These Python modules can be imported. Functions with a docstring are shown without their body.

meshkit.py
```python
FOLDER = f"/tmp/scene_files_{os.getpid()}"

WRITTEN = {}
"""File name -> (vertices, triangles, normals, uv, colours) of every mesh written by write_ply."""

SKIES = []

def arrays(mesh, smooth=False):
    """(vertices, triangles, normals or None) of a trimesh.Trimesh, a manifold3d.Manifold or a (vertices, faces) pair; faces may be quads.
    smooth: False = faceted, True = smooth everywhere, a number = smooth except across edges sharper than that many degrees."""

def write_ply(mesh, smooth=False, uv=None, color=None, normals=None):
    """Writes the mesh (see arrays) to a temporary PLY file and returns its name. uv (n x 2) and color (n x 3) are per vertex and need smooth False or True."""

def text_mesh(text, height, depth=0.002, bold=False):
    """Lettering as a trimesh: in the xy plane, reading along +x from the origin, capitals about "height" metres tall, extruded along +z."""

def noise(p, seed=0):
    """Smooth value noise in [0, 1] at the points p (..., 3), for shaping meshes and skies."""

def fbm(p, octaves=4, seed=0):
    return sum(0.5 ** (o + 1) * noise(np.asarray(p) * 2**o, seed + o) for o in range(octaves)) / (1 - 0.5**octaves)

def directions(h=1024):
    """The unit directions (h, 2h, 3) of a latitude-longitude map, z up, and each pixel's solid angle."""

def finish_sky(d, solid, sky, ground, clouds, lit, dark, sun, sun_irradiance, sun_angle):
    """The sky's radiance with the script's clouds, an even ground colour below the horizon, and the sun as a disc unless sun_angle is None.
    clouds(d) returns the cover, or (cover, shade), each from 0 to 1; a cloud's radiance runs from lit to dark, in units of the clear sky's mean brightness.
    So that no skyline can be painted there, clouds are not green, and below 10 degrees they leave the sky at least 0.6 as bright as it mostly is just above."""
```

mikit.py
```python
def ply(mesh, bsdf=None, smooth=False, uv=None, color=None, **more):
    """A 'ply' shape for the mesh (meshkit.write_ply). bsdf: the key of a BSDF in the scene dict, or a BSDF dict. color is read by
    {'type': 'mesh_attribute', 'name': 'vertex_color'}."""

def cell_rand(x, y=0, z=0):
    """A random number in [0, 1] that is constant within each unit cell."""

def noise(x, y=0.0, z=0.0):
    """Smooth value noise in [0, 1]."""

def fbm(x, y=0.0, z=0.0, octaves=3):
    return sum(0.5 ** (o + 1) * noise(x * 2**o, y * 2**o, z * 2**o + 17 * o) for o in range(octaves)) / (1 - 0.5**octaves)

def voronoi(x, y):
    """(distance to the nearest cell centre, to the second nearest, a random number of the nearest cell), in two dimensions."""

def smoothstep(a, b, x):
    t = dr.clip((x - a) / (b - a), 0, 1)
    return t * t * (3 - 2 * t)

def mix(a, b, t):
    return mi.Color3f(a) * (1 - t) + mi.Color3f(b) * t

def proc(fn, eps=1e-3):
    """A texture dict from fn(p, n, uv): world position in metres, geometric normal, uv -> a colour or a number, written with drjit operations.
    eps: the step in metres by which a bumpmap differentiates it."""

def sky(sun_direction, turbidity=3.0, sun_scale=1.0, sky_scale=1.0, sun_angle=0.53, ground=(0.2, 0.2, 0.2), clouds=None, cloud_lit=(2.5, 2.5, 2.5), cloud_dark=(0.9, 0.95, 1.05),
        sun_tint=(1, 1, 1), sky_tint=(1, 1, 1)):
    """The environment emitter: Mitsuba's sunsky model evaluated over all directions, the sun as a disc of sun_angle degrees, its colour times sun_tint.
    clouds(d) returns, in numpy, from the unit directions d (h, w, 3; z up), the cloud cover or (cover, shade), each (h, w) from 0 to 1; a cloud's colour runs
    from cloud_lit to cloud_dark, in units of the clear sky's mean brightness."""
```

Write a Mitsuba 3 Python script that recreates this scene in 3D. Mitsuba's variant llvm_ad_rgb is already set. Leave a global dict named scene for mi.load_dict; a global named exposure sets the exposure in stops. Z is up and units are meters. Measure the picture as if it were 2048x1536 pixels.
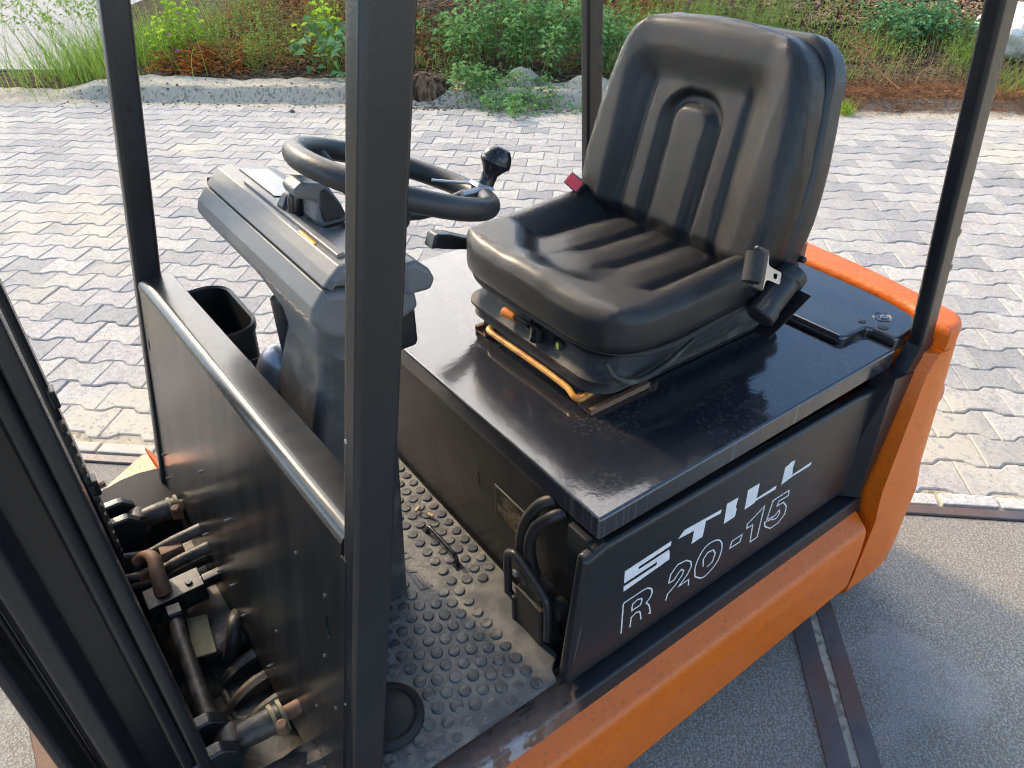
import math, random
import numpy as np, trimesh, shapely, shapely.geometry as sg
import manifold3d as m3
import mitsuba as mi, drjit as dr
import mikit, meshkit
from mikit import noise, fbm, voronoi, smoothstep, mix, proc

T = mi.ScalarTransform4f
rng = np.random.default_rng(7)
scene, labels = {}, {}

# ------------------------------------------------------------------ camera, sky, exposure
# x = forward (towards the mast), y = the driver's left, z up; metres
CAM = np.array([0.0, 0.0, 1.5302])
FWD = np.array([-0.4756, -0.6663, -0.5744]); UP = np.array([-0.3459, -0.4587, 0.8185])
scene['camera'] = {'type': 'perspective', 'fov': 69.9, 'fov_axis': 'x', 'near_clip': 0.02, 'far_clip': 400.0,
                   'to_world': T().look_at(origin=CAM.tolist(), target=(CAM + FWD).tolist(), up=UP.tolist())}
SUN_AZ, SUN_EL = math.radians(9.0), math.radians(33.0)     # azimuth from -y towards +x
SUN = [math.sin(SUN_AZ) * math.cos(SUN_EL), -math.cos(SUN_AZ) * math.cos(SUN_EL), math.sin(SUN_EL)]


def clouds(d):
    n = meshkit.fbm(d * np.array([2.2, 2.2, 4.0]) + 3.1, 5, seed=4)
    near = d @ (np.array([-0.10, -0.82, 0.56]) / np.linalg.norm([-0.10, -0.82, 0.56]))       # a bright bank of cloud round the sun
    bank_ = np.clip((near - 0.78) / 0.14 + (n - 0.5) * 2.2, 0, 1)
    cover = np.clip((n - 0.58) / 0.16, 0, 1) * 0.35
    return np.maximum(cover, bank_ * 0.95), np.clip((meshkit.fbm(d * 5.0 + 9.0, 4, seed=9) - 0.5) * 1.6, 0, 0.6)


scene['sky'] = mikit.sky(SUN, turbidity=3.0, sun_scale=0.9, sky_scale=2.6, ground=(0.30, 0.29, 0.26), clouds=clouds, cloud_lit=(6.6, 6.3, 6.0), cloud_dark=(2.2, 2.2, 2.25), sun_tint=(1.0, 0.98, 0.94), sky_tint=(0.97, 1.0, 1.03), sun_angle=4.0)
exposure = 1.85

# ------------------------------------------------------------------ entries and naming
def numbered(key):
    if key not in scene and key not in labels and not any(k.startswith(key + '__') for k in scene):
        return key
    i = 1
    while True:
        k = f'{key}_{i:03d}'
        if k not in scene and k not in labels:
            return k
        i += 1


def put(key, mesh, bsdf, smooth=False, label=None, cat=None, group=None, kind=None, to=None, **more):
    key = numbered(key)
    d = mesh if isinstance(mesh, dict) else mikit.ply(mesh, bsdf, smooth=smooth, **more)
    if to is not None:
        d = {**d, 'to_world': to}
    scene[key] = d
    if label or cat or group or kind:
        labels[key] = {k: v for k, v in dict(label=label, category=cat, group=group, kind=kind).items() if v}
    return key


def part(parent, name, mesh, bsdf, smooth=30, label=None, kind=None, **more):
    return put(parent + '__' + name, mesh, bsdf, smooth, label=label, kind=kind, **more)


F = 'forklift'
labels[F] = {'label': 'black and orange electric forklift with a vinyl seat and a lettered side panel', 'category': 'forklift'}

# ------------------------------------------------------------------ mesh helpers
def M(v, f):
    return trimesh.Trimesh(np.asarray(v, float), np.asarray(f, int), process=False)


def cat(*ms):
    ms = [m for m in ms if m is not None]
    return trimesh.util.concatenate(ms)


def man(mesh):
    return m3.Manifold(m3.Mesh(np.asarray(mesh.vertices, np.float32), np.asarray(mesh.faces, np.uint32)))


def unman(m):
    x = m.to_mesh()
    return trimesh.Trimesh(np.array(x.vert_properties[:, :3]), np.array(x.tri_verts), process=False)


def rbox(lo, hi, r=0.004, seg=3):
    """box with rounded edges from corner to corner"""
    lo, hi = np.minimum(lo, hi).astype(float), np.maximum(lo, hi).astype(float)
    r = min(r, 0.49 * (hi - lo).min())
    a = np.linspace(0, math.pi / 2, seg)
    dirs = np.array([[math.cos(p) * math.cos(t), math.cos(p) * math.sin(t), math.sin(p)] for t in a for p in a])
    pts = []
    for sx in (-1, 1):
        for sy in (-1, 1):
            for sz in (-1, 1):
                s = np.array([sx, sy, sz])
                c = np.where(s > 0, hi - r, lo + r)
                pts.append(c + dirs * s * r)
    return trimesh.convex.convex_hull(np.vstack(pts))


def hull(pts):
    return trimesh.convex.convex_hull(np.asarray(pts, float))


def loft(rings, cap0=True, cap1=True, closed=True):
    rings = [np.asarray(r, float) for r in rings]
    n = len(rings[0]); v = np.vstack(rings); f = []
    m = n if closed else n - 1
    for i in range(len(rings) - 1):
        a = i * n + np.arange(m); b = i * n + (np.arange(m) + 1) % n
        f += [np.stack([a, b, b + n], 1), np.stack([a, b + n, a + n], 1)]
    f = np.vstack(f)
    extra, k = [], len(v)
    for on, base, flip in ((cap0, 0, True), (cap1, (len(rings) - 1) * n, False)):
        if on:
            extra.append(v[base:base + n].mean(0)); i = base + np.arange(n); j = base + (np.arange(n) + 1) % n
            t = np.stack([i, j, np.full(n, k)], 1); k += 1
            f = np.vstack([f, t[:, ::-1] if flip else t])
    if extra:
        v = np.vstack([v, extra])
    m_ = M(v, f)
    if cap0 and cap1 and closed and m_.volume < 0:
        m_.invert()
    return m_


def frame(o, x, y):
    x = np.asarray(x, float); x = x / np.linalg.norm(x)
    z = np.cross(x, np.asarray(y, float)); z /= np.linalg.norm(z)
    y = np.cross(z, x)
    A = np.eye(4); A[:3, 0], A[:3, 1], A[:3, 2], A[:3, 3] = x, y, z, o
    return A


def moved(mesh, A):
    m = mesh.copy(); m.apply_transform(A); return m


def offset_poly(p, d):
    """inset (d>0) of a counter-clockwise polygon, the same vertex count"""
    p = np.asarray(p, float)
    e = np.roll(p, -1, 0) - p; e /= np.linalg.norm(e, axis=1, keepdims=True) + 1e-12
    n = np.stack([-e[:, 1], e[:, 0]], 1)
    m = n + np.roll(n, 1, 0)
    m = m / np.maximum((m * m).sum(1, keepdims=True), 0.35) * 2
    return p + m * d


def prism(poly, z0, z1, b=0.002, seg=2):
    """polygon (x, y) extruded from z0 to z1 with bevelled or rounded rims"""
    p = np.asarray(poly, float)
    if sg.Polygon(p).exterior.is_ccw is False:
        p = p[::-1]
    rows = []
    for k in range(seg + 1):
        a = math.pi / 2 * k / seg
        rows.append((b * (1 - math.sin(a)), z0 + b * (1 - math.cos(a))))
    for k in range(seg + 1):
        a = math.pi / 2 * k / seg
        rows.append((b * (1 - math.cos(a)), z1 - b * (1 - math.sin(a))))
    rings = [np.c_[offset_poly(p, i), np.full(len(p), z)] for i, z in rows]
    m = loft(rings, False, False)
    caps = []
    for r, flip in ((rings[0], True), (rings[-1], False)):
        v2, f2 = trimesh.creation.triangulate_polygon(sg.Polygon(r[:, :2]).buffer(0), engine='earcut')
        if len(f2):
            f2 = np.asarray(f2)
            aa = v2[f2]; area = np.cross(aa[:, 1] - aa[:, 0], aa[:, 2] - aa[:, 0])
            f2 = np.where((area < 0)[:, None], f2[:, ::-1], f2)
            caps.append(M(np.c_[v2, np.full(len(v2), r[0, 2])], f2[:, ::-1] if flip else f2))
    return cat(m, *caps)


def plate_xz(poly, y0, y1, b=0.002, seg=2):
    """polygon in (x, z) extruded along y"""
    m = prism(poly, 0, abs(y1 - y0), b, seg)
    # local (X, Y, Z) -> (x, z, -y): right-handed
    return moved(m, frame([0, max(y0, y1), 0], [1, 0, 0], [0, 0, 1]))


def plate_yz(poly, x0, x1, b=0.002, seg=2):
    m = prism(poly, 0, abs(x1 - x0), b, seg)
    return moved(m, frame([min(x0, x1), 0, 0], [0, 1, 0], [0, 0, 1]))


def rounded(poly, r, n=4):
    """round the corners of a polygon with radius r (number or one per corner)"""
    p = np.asarray(poly, float); out = []
    rs = np.broadcast_to(r, len(p))
    for i in range(len(p)):
        a, b, c = p[i - 1], p[i], p[(i + 1) % len(p)]
        u, v = a - b, c - b; lu, lv = np.linalg.norm(u), np.linalg.norm(v); u /= lu; v /= lv
        ang = math.acos(np.clip(u @ v, -1, 1))
        t = min(rs[i] / math.tan(ang / 2), 0.48 * lu, 0.48 * lv) if ang < 3.1 else 0
        if t < 1e-5:
            out.append(b); continue
        rr = t * math.tan(ang / 2)
        cen = b + (u + v) / np.linalg.norm(u + v) * rr / math.sin(ang / 2)
        s, e = b + u * t - cen, b + v * t - cen
        for k in range(n + 1):
            w = k / n; om = math.pi - ang
            q = (math.sin((1 - w) * om) * s + math.sin(w * om) * e) / math.sin(om)
            out.append(cen + q)
    return np.array(out)


def smooth_path(p, n=8):
    p = np.asarray(p, float)
    if len(p) < 3:
        return p
    q = np.vstack([2 * p[0] - p[1], p, 2 * p[-1] - p[-2]]); out = []
    for i in range(1, len(q) - 2):
        for t in np.linspace(0, 1, n, endpoint=False):
            a, b, c, d = q[i - 1:i + 3]
            out.append(0.5 * (2 * b + (c - a) * t + (2 * a - 5 * b + 4 * c - d) * t * t + (3 * b - a - 3 * c + d) * t ** 3))
    out.append(p[-1])
    return np.array(out)


def tube(p, r, sides=12, n=8, smoothp=True):
    p = smooth_path(p, n) if smoothp else np.asarray(p, float)
    t = np.gradient(p, axis=0); t /= np.linalg.norm(t, axis=1, keepdims=True) + 1e-12
    ref = np.array([0, 0, 1.0]) if abs(t[0, 2]) < 0.9 else np.array([1.0, 0, 0])
    a = np.cross(t[0], ref); a /= np.linalg.norm(a); rings = []
    rr = np.interp(np.linspace(0, 1, len(p)), np.linspace(0, 1, np.size(r)), np.atleast_1d(r))
    ang = np.arange(sides) * 2 * np.pi / sides
    for i in range(len(p)):
        a = a - t[i] * (a @ t[i]); a /= np.linalg.norm(a); b = np.cross(t[i], a)
        rings.append(p[i] + rr[i] * (np.cos(ang)[:, None] * a + np.sin(ang)[:, None] * b))
    return loft(rings)


def lathe(profile, n=24, A=None):
    """(r, h) profile about the local z axis"""
    ang = np.arange(n) * 2 * np.pi / n
    rings = [np.c_[r * np.cos(ang), r * np.sin(ang), np.full(n, h)] for r, h in profile]
    m = loft(rings)
    return moved(m, A) if A is not None else m


def axis_frame(o, d):
    d = np.asarray(d, float) / np.linalg.norm(d)
    x = np.cross(d, [0.3, 0.9, 0.2]); x /= np.linalg.norm(x)
    A = np.eye(4); A[:3, 0] = x; A[:3, 1] = np.cross(d, x); A[:3, 2] = d; A[:3, 3] = o
    return A


def grid_mesh(P):
    """(n, m, 3) points -> surface"""
    n, m = P.shape[:2]
    i, j = np.meshgrid(np.arange(n - 1), np.arange(m - 1), indexing='ij')
    a = (i * m + j).ravel(); b = a + 1; c = a + m; d = c + 1
    return M(P.reshape(-1, 3), np.vstack([np.stack([a, c, d], 1), np.stack([a, d, b], 1)]))


def sst(a, b, x):
    t = np.clip((np.asarray(x, float) - a) / (b - a), 0, 1)
    return t * t * (3 - 2 * t)


# the ground frame: u along the rows of pavers (to the right), v across them (away)
GU = np.array([-0.7431, 0.6691, 0.0]); GV = np.array([-0.6691, -0.7431, 0.0])
GM = np.eye(4); GM[:3, 0] = GU; GM[:3, 1] = GV
GT = T(GM.tolist())


def G(u, v, z=0.0):
    return GU * u + GV * v + np.array([0, 0, z])


def uv_of(p):
    return p.x * float(GU[0]) + p.y * float(GU[1]), p.x * float(GV[0]) + p.y * float(GV[1])


# ------------------------------------------------------------------ materials
def mat(key, color, rough=0.5, spec=0.5, bump=None, bump_scale=1.0, eps=1e-3, two=True, **kw):
    c = proc(color) if callable(color) else {'type': 'rgb', 'value': list(color)}
    r = proc(rough) if callable(rough) else rough
    d = {'type': 'principled', 'base_color': c, 'roughness': r, 'specular': spec, **kw}
    if bump is not None:
        d = {'type': 'bumpmap', 'arbitrary': proc(bump, eps=eps), 'scale': bump_scale, 'bsdf': d}
    scene[key] = {'type': 'twosided', 'bsdf': d} if two else d
    return key


def paver_mat(key, tint, k):
    def col(p, n, uv):
        g = fbm(p.x * 90 + k, p.y * 90, 0, 3)
        big = fbm(p.x * 3.1 + k * 2, p.y * 3.1, 1, 3)
        s = fbm(p.x * 1.3, p.y * 1.3 + 4, 2, 4)
        c = mi.Color3f(tint) * (0.62 + 0.52 * g + 0.28 * big)
        speck = smoothstep(0.72, 0.80, noise(p.x * 260, p.y * 260, 3))
        c = mix(c, c * 0.55, speck * 0.8)
        return mix(c, (0.50, 0.455, 0.36), smoothstep(0.55, 0.72, s) * 0.75 * smoothstep(0.35, 0.55, g + 0.15))
    mat(key, col, 0.85, 0.25, bump=lambda p, n, uv: fbm(p.x * 220, p.y * 220, 0, 2), bump_scale=0.0009, eps=5e-4)


paver_mat('m_paver_a', (0.40, 0.385, 0.355), 0.0)
paver_mat('m_paver_b', (0.37, 0.35, 0.33), 11.0)
paver_mat('m_paver_c', (0.425, 0.40, 0.365), 23.0)
paver_mat('m_paver_d', (0.30, 0.295, 0.285), 37.0)
paver_mat('m_sett', (0.50, 0.49, 0.46), 5.0)


def sand_col(p, n, uv):
    g = fbm(p.x * 60, p.y * 60, 0, 4)
    b = fbm(p.x * 2.3, p.y * 2.3, 7, 3)
    c = mix((0.30, 0.265, 0.20), (0.54, 0.49, 0.385), g * 0.6 + b * 0.5)
    d = smoothstep(0.70, 0.76, noise(p.x * 75, p.y * 75, 5))
    return mix(c, (0.12, 0.095, 0.065), d * 0.55)


mat('m_sand', sand_col, 0.95, 0.1, bump=lambda p, n, uv: fbm(p.x * 120, p.y * 120, p.z * 120, 3), bump_scale=0.004, eps=1e-3)


def soil_col(p, n, uv):
    g = fbm(p.x * 45, p.y * 45, 0, 4)
    return mix((0.035, 0.024, 0.015), (0.17, 0.12, 0.075), smoothstep(0.3, 0.8, g))


mat('m_soil', soil_col, 0.95, 0.1, bump=lambda p, n, uv: fbm(p.x * 60, p.y * 60, 0, 3), bump_scale=0.012)


mat('m_crumb', lambda p, n, uv: mix((0.10, 0.08, 0.055), (0.26, 0.22, 0.165), noise(p.x * 30, p.y * 30, 4)), 0.95, 0.1)


def apron_h(p, n, uv):
    d1, d2, r = voronoi(p.x * 210, p.y * 210)
    return smoothstep(0.62, 0.10, d1) * (0.4 + 0.6 * r)


def apron_col(p, n, uv):
    d1, d2, r = voronoi(p.x * 210, p.y * 210)
    e1, e2, q = voronoi(p.x * 85 + 5, p.y * 85)
    stone = mix((0.20, 0.185, 0.155), (0.40, 0.375, 0.325), r)
    stone = mix(stone, (0.30, 0.22, 0.15), smoothstep(0.90, 0.93, q) * smoothstep(0.5, 0.3, e1) * 0.8)
    big = fbm(p.x * 2.0, p.y * 2.0, 3, 4)
    c = mix((0.185, 0.172, 0.15), stone, smoothstep(0.62, 0.34, d1))
    scuff = smoothstep(0.56, 0.70, fbm(p.x * 4.2 + 1.7, p.y * 4.2, 8, 4)) * (0.5 + 0.5 * noise(p.x * 90, p.y * 90, 2))
    c = mix(c, (0.44, 0.42, 0.385), scuff * 0.45)
    return c * (0.80 + 0.42 * big)


mat('m_apron', apron_col, 0.8, 0.25, bump=apron_h, bump_scale=0.0012, eps=6e-4)


def rust_col(p, n, uv):
    g = fbm(p.x * 30, p.y * 30, p.z * 30, 4)
    b = fbm(p.x * 6, p.y * 6, p.z * 6, 3)
    return mix(mix((0.085, 0.075, 0.078), (0.15, 0.13, 0.125), g), (0.17, 0.085, 0.05), smoothstep(0.5, 0.75, b) * 0.6)


mat('m_rust_steel', rust_col, 0.55, 0.5, bump=lambda p, n, uv: fbm(p.x * 90, p.y * 90, p.z * 90, 3), bump_scale=0.0015, metallic=0.3)


def road_col(p, n, uv):
    return mix((0.17, 0.17, 0.175), (0.30, 0.30, 0.305), fbm(p.x * 14, p.y * 14, 0, 4))


mat('m_road', road_col, 0.75, 0.3)

# paints and plastics of the truck
mat('m_black_paint', lambda p, n, uv: mix((0.010, 0.011, 0.013), (0.016, 0.017, 0.019), fbm(p.x * 14, p.y * 14, p.z * 14, 3)),
    0.30, 0.5, bump=lambda p, n, uv: fbm(p.x * 380, p.y * 380, p.z * 380, 2), bump_scale=0.00012, eps=5e-4)
mat('m_cowl_paint', lambda p, n, uv: mix((0.012, 0.012, 0.013), (0.024, 0.023, 0.022), smoothstep(0.3, 0.8, fbm(p.x * 9, p.y * 26, p.z * 4, 4))),
    lambda p, n, uv: 0.17 + 0.12 * fbm(p.x * 14, p.y * 14, p.z * 5, 3), 0.9)
mat('m_dark_paint', lambda p, n, uv: mix((0.008, 0.008, 0.009), (0.020, 0.018, 0.016), smoothstep(0.45, 0.8, fbm(p.x * 11, p.y * 11, p.z * 11, 4))), 0.38, 0.45)


def lid_col(p, n, uv):
    g = fbm(p.x * 60, p.y * 60, 0, 3)
    d = smoothstep(0.66, 0.74, noise(p.x * 210, p.y * 210, 3)) * smoothstep(0.45, 0.6, fbm(p.x * 7, p.y * 7, 3, 3))
    return mix(mix((0.012, 0.013, 0.017), (0.017, 0.018, 0.022), g), (0.07, 0.066, 0.06), d * 0.35)


def lid_bump(p, n, uv):
    sag = smoothstep(0.62, 0.70, fbm(p.x * 24, p.y * 24, p.z * 24 + 2, 3))
    return fbm(p.x * 210, p.y * 210, p.z * 210, 2) + 0.9 * sag + 2.5 * noise(p.x * 18, p.y * 18, p.z * 18 + 5)


mat('m_lid_paint', lid_col, lambda p, n, uv: 0.08 + 0.07 * smoothstep(0.4, 0.75, fbm(p.x * 9, p.y * 9, 1, 4)), 1.0,
    bump=lid_bump, bump_scale=0.00010, eps=6e-4, clearcoat=1.0, clearcoat_gloss=0.93)
mat('m_plate_paint', lid_col, 0.13, 1.0, bump=lid_bump, bump_scale=0.00005, eps=6e-4, clearcoat=1.0, clearcoat_gloss=0.95)


def orange_col(p, n, uv):
    g = fbm(p.x * 26, p.y * 26, p.z * 26, 3)
    d = smoothstep(0.735, 0.78, noise(p.x * 190, p.y * 190, p.z * 190)) * 0.28
    c = mix((0.60, 0.110, 0.002), (0.68, 0.132, 0.003), g)
    return mix(c, (0.16, 0.06, 0.02), d)


mat('m_orange', orange_col, 0.34, 0.5, bump=lambda p, n, uv: fbm(p.x * 170, p.y * 170, p.z * 170, 3) + 1.6 * noise(p.x * 22, p.y * 22, p.z * 22),
    bump_scale=0.0006, eps=8e-4, clearcoat=0.25, clearcoat_gloss=0.85)
mat('m_orange_cast', orange_col, 0.42, 0.5, bump=lambda p, n, uv: fbm(p.x * 90, p.y * 90, p.z * 90, 3) + 2.2 * noise(p.x * 16, p.y * 16, p.z * 16),
    bump_scale=0.0012, eps=1e-3, clearcoat=0.15, clearcoat_gloss=0.8)
mat('m_lamp_orange', (0.62, 0.24, 0.15), 0.3, 0.5)
mat('m_orange_plastic', (0.78, 0.22, 0.03), 0.4, 0.5)
mat('m_orange_rod', lambda p, n, uv: mix((0.72, 0.33, 0.06), (0.50, 0.19, 0.04), smoothstep(0.45, 0.7, fbm(p.x * 60, p.y * 60, p.z * 60, 3))), 0.33, 0.5)


def sill_col(p, n, uv):
    edge = smoothstep(-0.505, -0.465, p.x + 0.02 * noise(p.x * 60, p.y * 60, 4))
    g = fbm(p.x * 38, p.y * 90, p.z * 30, 4)
    worn = edge * smoothstep(0.30, 0.44, g + 0.12 * noise(p.x * 9, p.y * 20, 1))
    rub = smoothstep(-0.530, -0.519, p.y) * smoothstep(0.40, 0.60, fbm(p.x * 70 + 3, p.y * 150, p.z * 40, 4)) * smoothstep(-0.46, -0.36, p.x)
    rust = mix((0.085, 0.050, 0.036), (0.19, 0.115, 0.080), fbm(p.x * 80, p.y * 160, p.z * 80, 3))
    return mix(mix((0.012, 0.013, 0.016), rust, worn * 0.9), (0.30, 0.30, 0.31), rub * 0.85)


mat('m_sill', sill_col, lambda p, n, uv: 0.36 + 0.2 * fbm(p.x * 40, p.y * 40, p.z * 40, 2), 0.5,
    bump=lambda p, n, uv: fbm(p.x * 130, p.y * 130, p.z * 130, 3), bump_scale=0.0006, eps=8e-4)


def rubber_col(p, n, uv):
    g = fbm(p.x * 30, p.y * 30, 2, 4)
    b = fbm(p.x * 6 + 2, p.y * 6, 4, 3)
    f = fbm(p.x * 150, p.y * 150, 6, 3)
    c = mix((0.060, 0.062, 0.067), (0.185, 0.175, 0.155), smoothstep(0.30, 0.72, 0.55 * g + 0.45 * b))
    return mix(c, (0.21, 0.195, 0.165), smoothstep(0.56, 0.75, f) * smoothstep(0.4, 0.62, b) * 0.6)


mat('m_mat', rubber_col, 0.48, 0.5, bump=lambda p, n, uv: fbm(p.x * 260, p.y * 260, 0, 2), bump_scale=0.0003, eps=5e-4)
mat('m_stud', lambda p, n, uv: mix((0.050, 0.053, 0.059), (0.15, 0.146, 0.135), smoothstep(0.42, 0.75, fbm(p.x * 44, p.y * 90, 1, 4))), 0.42, 0.5,
    bump=lambda p, n, uv: fbm(p.x * 180, p.y * 260, 0, 2), bump_scale=0.0003, eps=5e-4)


def vinyl_bump(p, n, uv):
    a, b = p.y * 250, (p.x - p.z) * 250
    w = 1.6 * noise(p.y * 100, (p.x - p.z) * 100, 3)
    d1, d2, r = voronoi(a + w, b + w)
    return smoothstep(0.0, 0.24, d2 - d1) + 0.5 * r


mat('m_vinyl', lambda p, n, uv: mix((0.006, 0.006, 0.007), (0.011, 0.0105, 0.0105), fbm(p.x * 20, p.y * 20, p.z * 20, 3)),
    lambda p, n, uv: 0.22 + 0.10 * fbm(p.x * 11, p.y * 11, p.z * 11, 3), 0.6, bump=vinyl_bump, bump_scale=0.00055, eps=4e-4)
mat('m_bellows', lambda p, n, uv: mix((0.026, 0.025, 0.025), (0.12, 0.10, 0.075), smoothstep(0.48, 0.78, fbm(p.x * 16, p.y * 16, p.z * 22, 4))), 0.6, 0.4,
    bump=lambda p, n, uv: fbm(p.x * 120, p.y * 120, p.z * 120, 3), bump_scale=0.0005)
mat('m_grey_plastic', lambda p, n, uv: mix((0.105, 0.110, 0.116), (0.150, 0.146, 0.138), smoothstep(0.4, 0.75, fbm(p.x * 12, p.y * 12, p.z * 12, 4))), 0.42, 0.5,
    bump=lambda p, n, uv: fbm(p.x * 420, p.y * 420, p.z * 420, 2), bump_scale=0.00020, eps=4e-4)
mat('m_column', lambda p, n, uv: mix((0.045, 0.046, 0.048), (0.095, 0.090, 0.083), smoothstep(0.42, 0.8, fbm(p.x * 25, p.y * 25, p.z * 25, 4))), 0.45, 0.5,
    bump=lambda p, n, uv: fbm(p.x * 260, p.y * 260, p.z * 260, 2), bump_scale=0.0005, eps=5e-4)
mat('m_black_plastic', lambda p, n, uv: mix((0.014, 0.014, 0.016), (0.026, 0.026, 0.027), fbm(p.x * 30, p.y * 30, p.z * 30, 3)), 0.38, 0.5)
mat('m_rim', lambda p, n, uv: mix((0.018, 0.019, 0.021), (0.028, 0.028, 0.028), fbm(p.x * 25, p.y * 25, p.z * 25, 3)), 0.42, 0.5,
    bump=lambda p, n, uv: fbm(p.x * 320, p.y * 320, p.z * 320, 2), bump_scale=0.0002, eps=5e-4)
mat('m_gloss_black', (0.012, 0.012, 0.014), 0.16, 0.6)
mat('m_zinc', lambda p, n, uv: mix((0.50, 0.53, 0.58), (0.64, 0.66, 0.70), fbm(p.x * 60, p.y * 60, p.z * 60, 2)), 0.30, 0.5, metallic=1.0)
mat('m_bolt', (0.42, 0.42, 0.43), 0.32, 0.5, metallic=1.0)
mat('m_bolt_dark', (0.16, 0.16, 0.165), 0.35, 0.5, metallic=1.0)
mat('m_grey_metal', lambda p, n, uv: mix((0.30, 0.33, 0.37), (0.40, 0.42, 0.44), fbm(p.x * 30, p.y * 30, p.z * 12, 3)), 0.38, 0.5, metallic=0.7)
mat('m_rusty', lambda p, n, uv: mix((0.10, 0.055, 0.035), (0.22, 0.12, 0.07), fbm(p.x * 80, p.y * 80, p.z * 80, 3)), 0.65, 0.4)
mat('m_grease', lambda p, n, uv: mix((0.020, 0.018, 0.016), (0.075, 0.062, 0.045), smoothstep(0.4, 0.75, fbm(p.x * 35, p.y * 35, p.z * 35, 4))), 0.5, 0.5,
    bump=lambda p, n, uv: fbm(p.x * 140, p.y * 140, p.z * 140, 3), bump_scale=0.0008)
mat('m_hose', (0.020, 0.019, 0.018), 0.5, 0.4)
mat('m_olive', lambda p, n, uv: mix((0.13, 0.12, 0.06), (0.22, 0.19, 0.10), fbm(p.x * 60, p.y * 60, p.z * 60, 3)), 0.6, 0.4)
mat('m_letter', lambda p, n, uv: mix((0.60, 0.60, 0.60), (0.72, 0.72, 0.71), fbm(p.x * 70, p.y * 70, p.z * 70, 3)), 0.55, 0.4)
mat('m_red', (0.55, 0.05, 0.07), 0.25, 0.5)
mat('m_web', lambda p, n, uv: mix((0.022, 0.021, 0.020), (0.050, 0.048, 0.045), noise(p.x * 900, p.y * 900, p.z * 900)), 0.75, 0.3)
mat('m_label_dark', (0.014, 0.013, 0.011), 0.5, 0.4)
mat('m_brass_print', lambda p, n, uv: mix((0.03, 0.024, 0.013), (0.20, 0.14, 0.065), smoothstep(0.35, 0.75, noise(p.x * 400, p.y * 210, p.z * 400))), 0.5, 0.4)
mat('m_plate_edge', (0.12, 0.11, 0.09), 0.4, 0.5)
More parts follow.
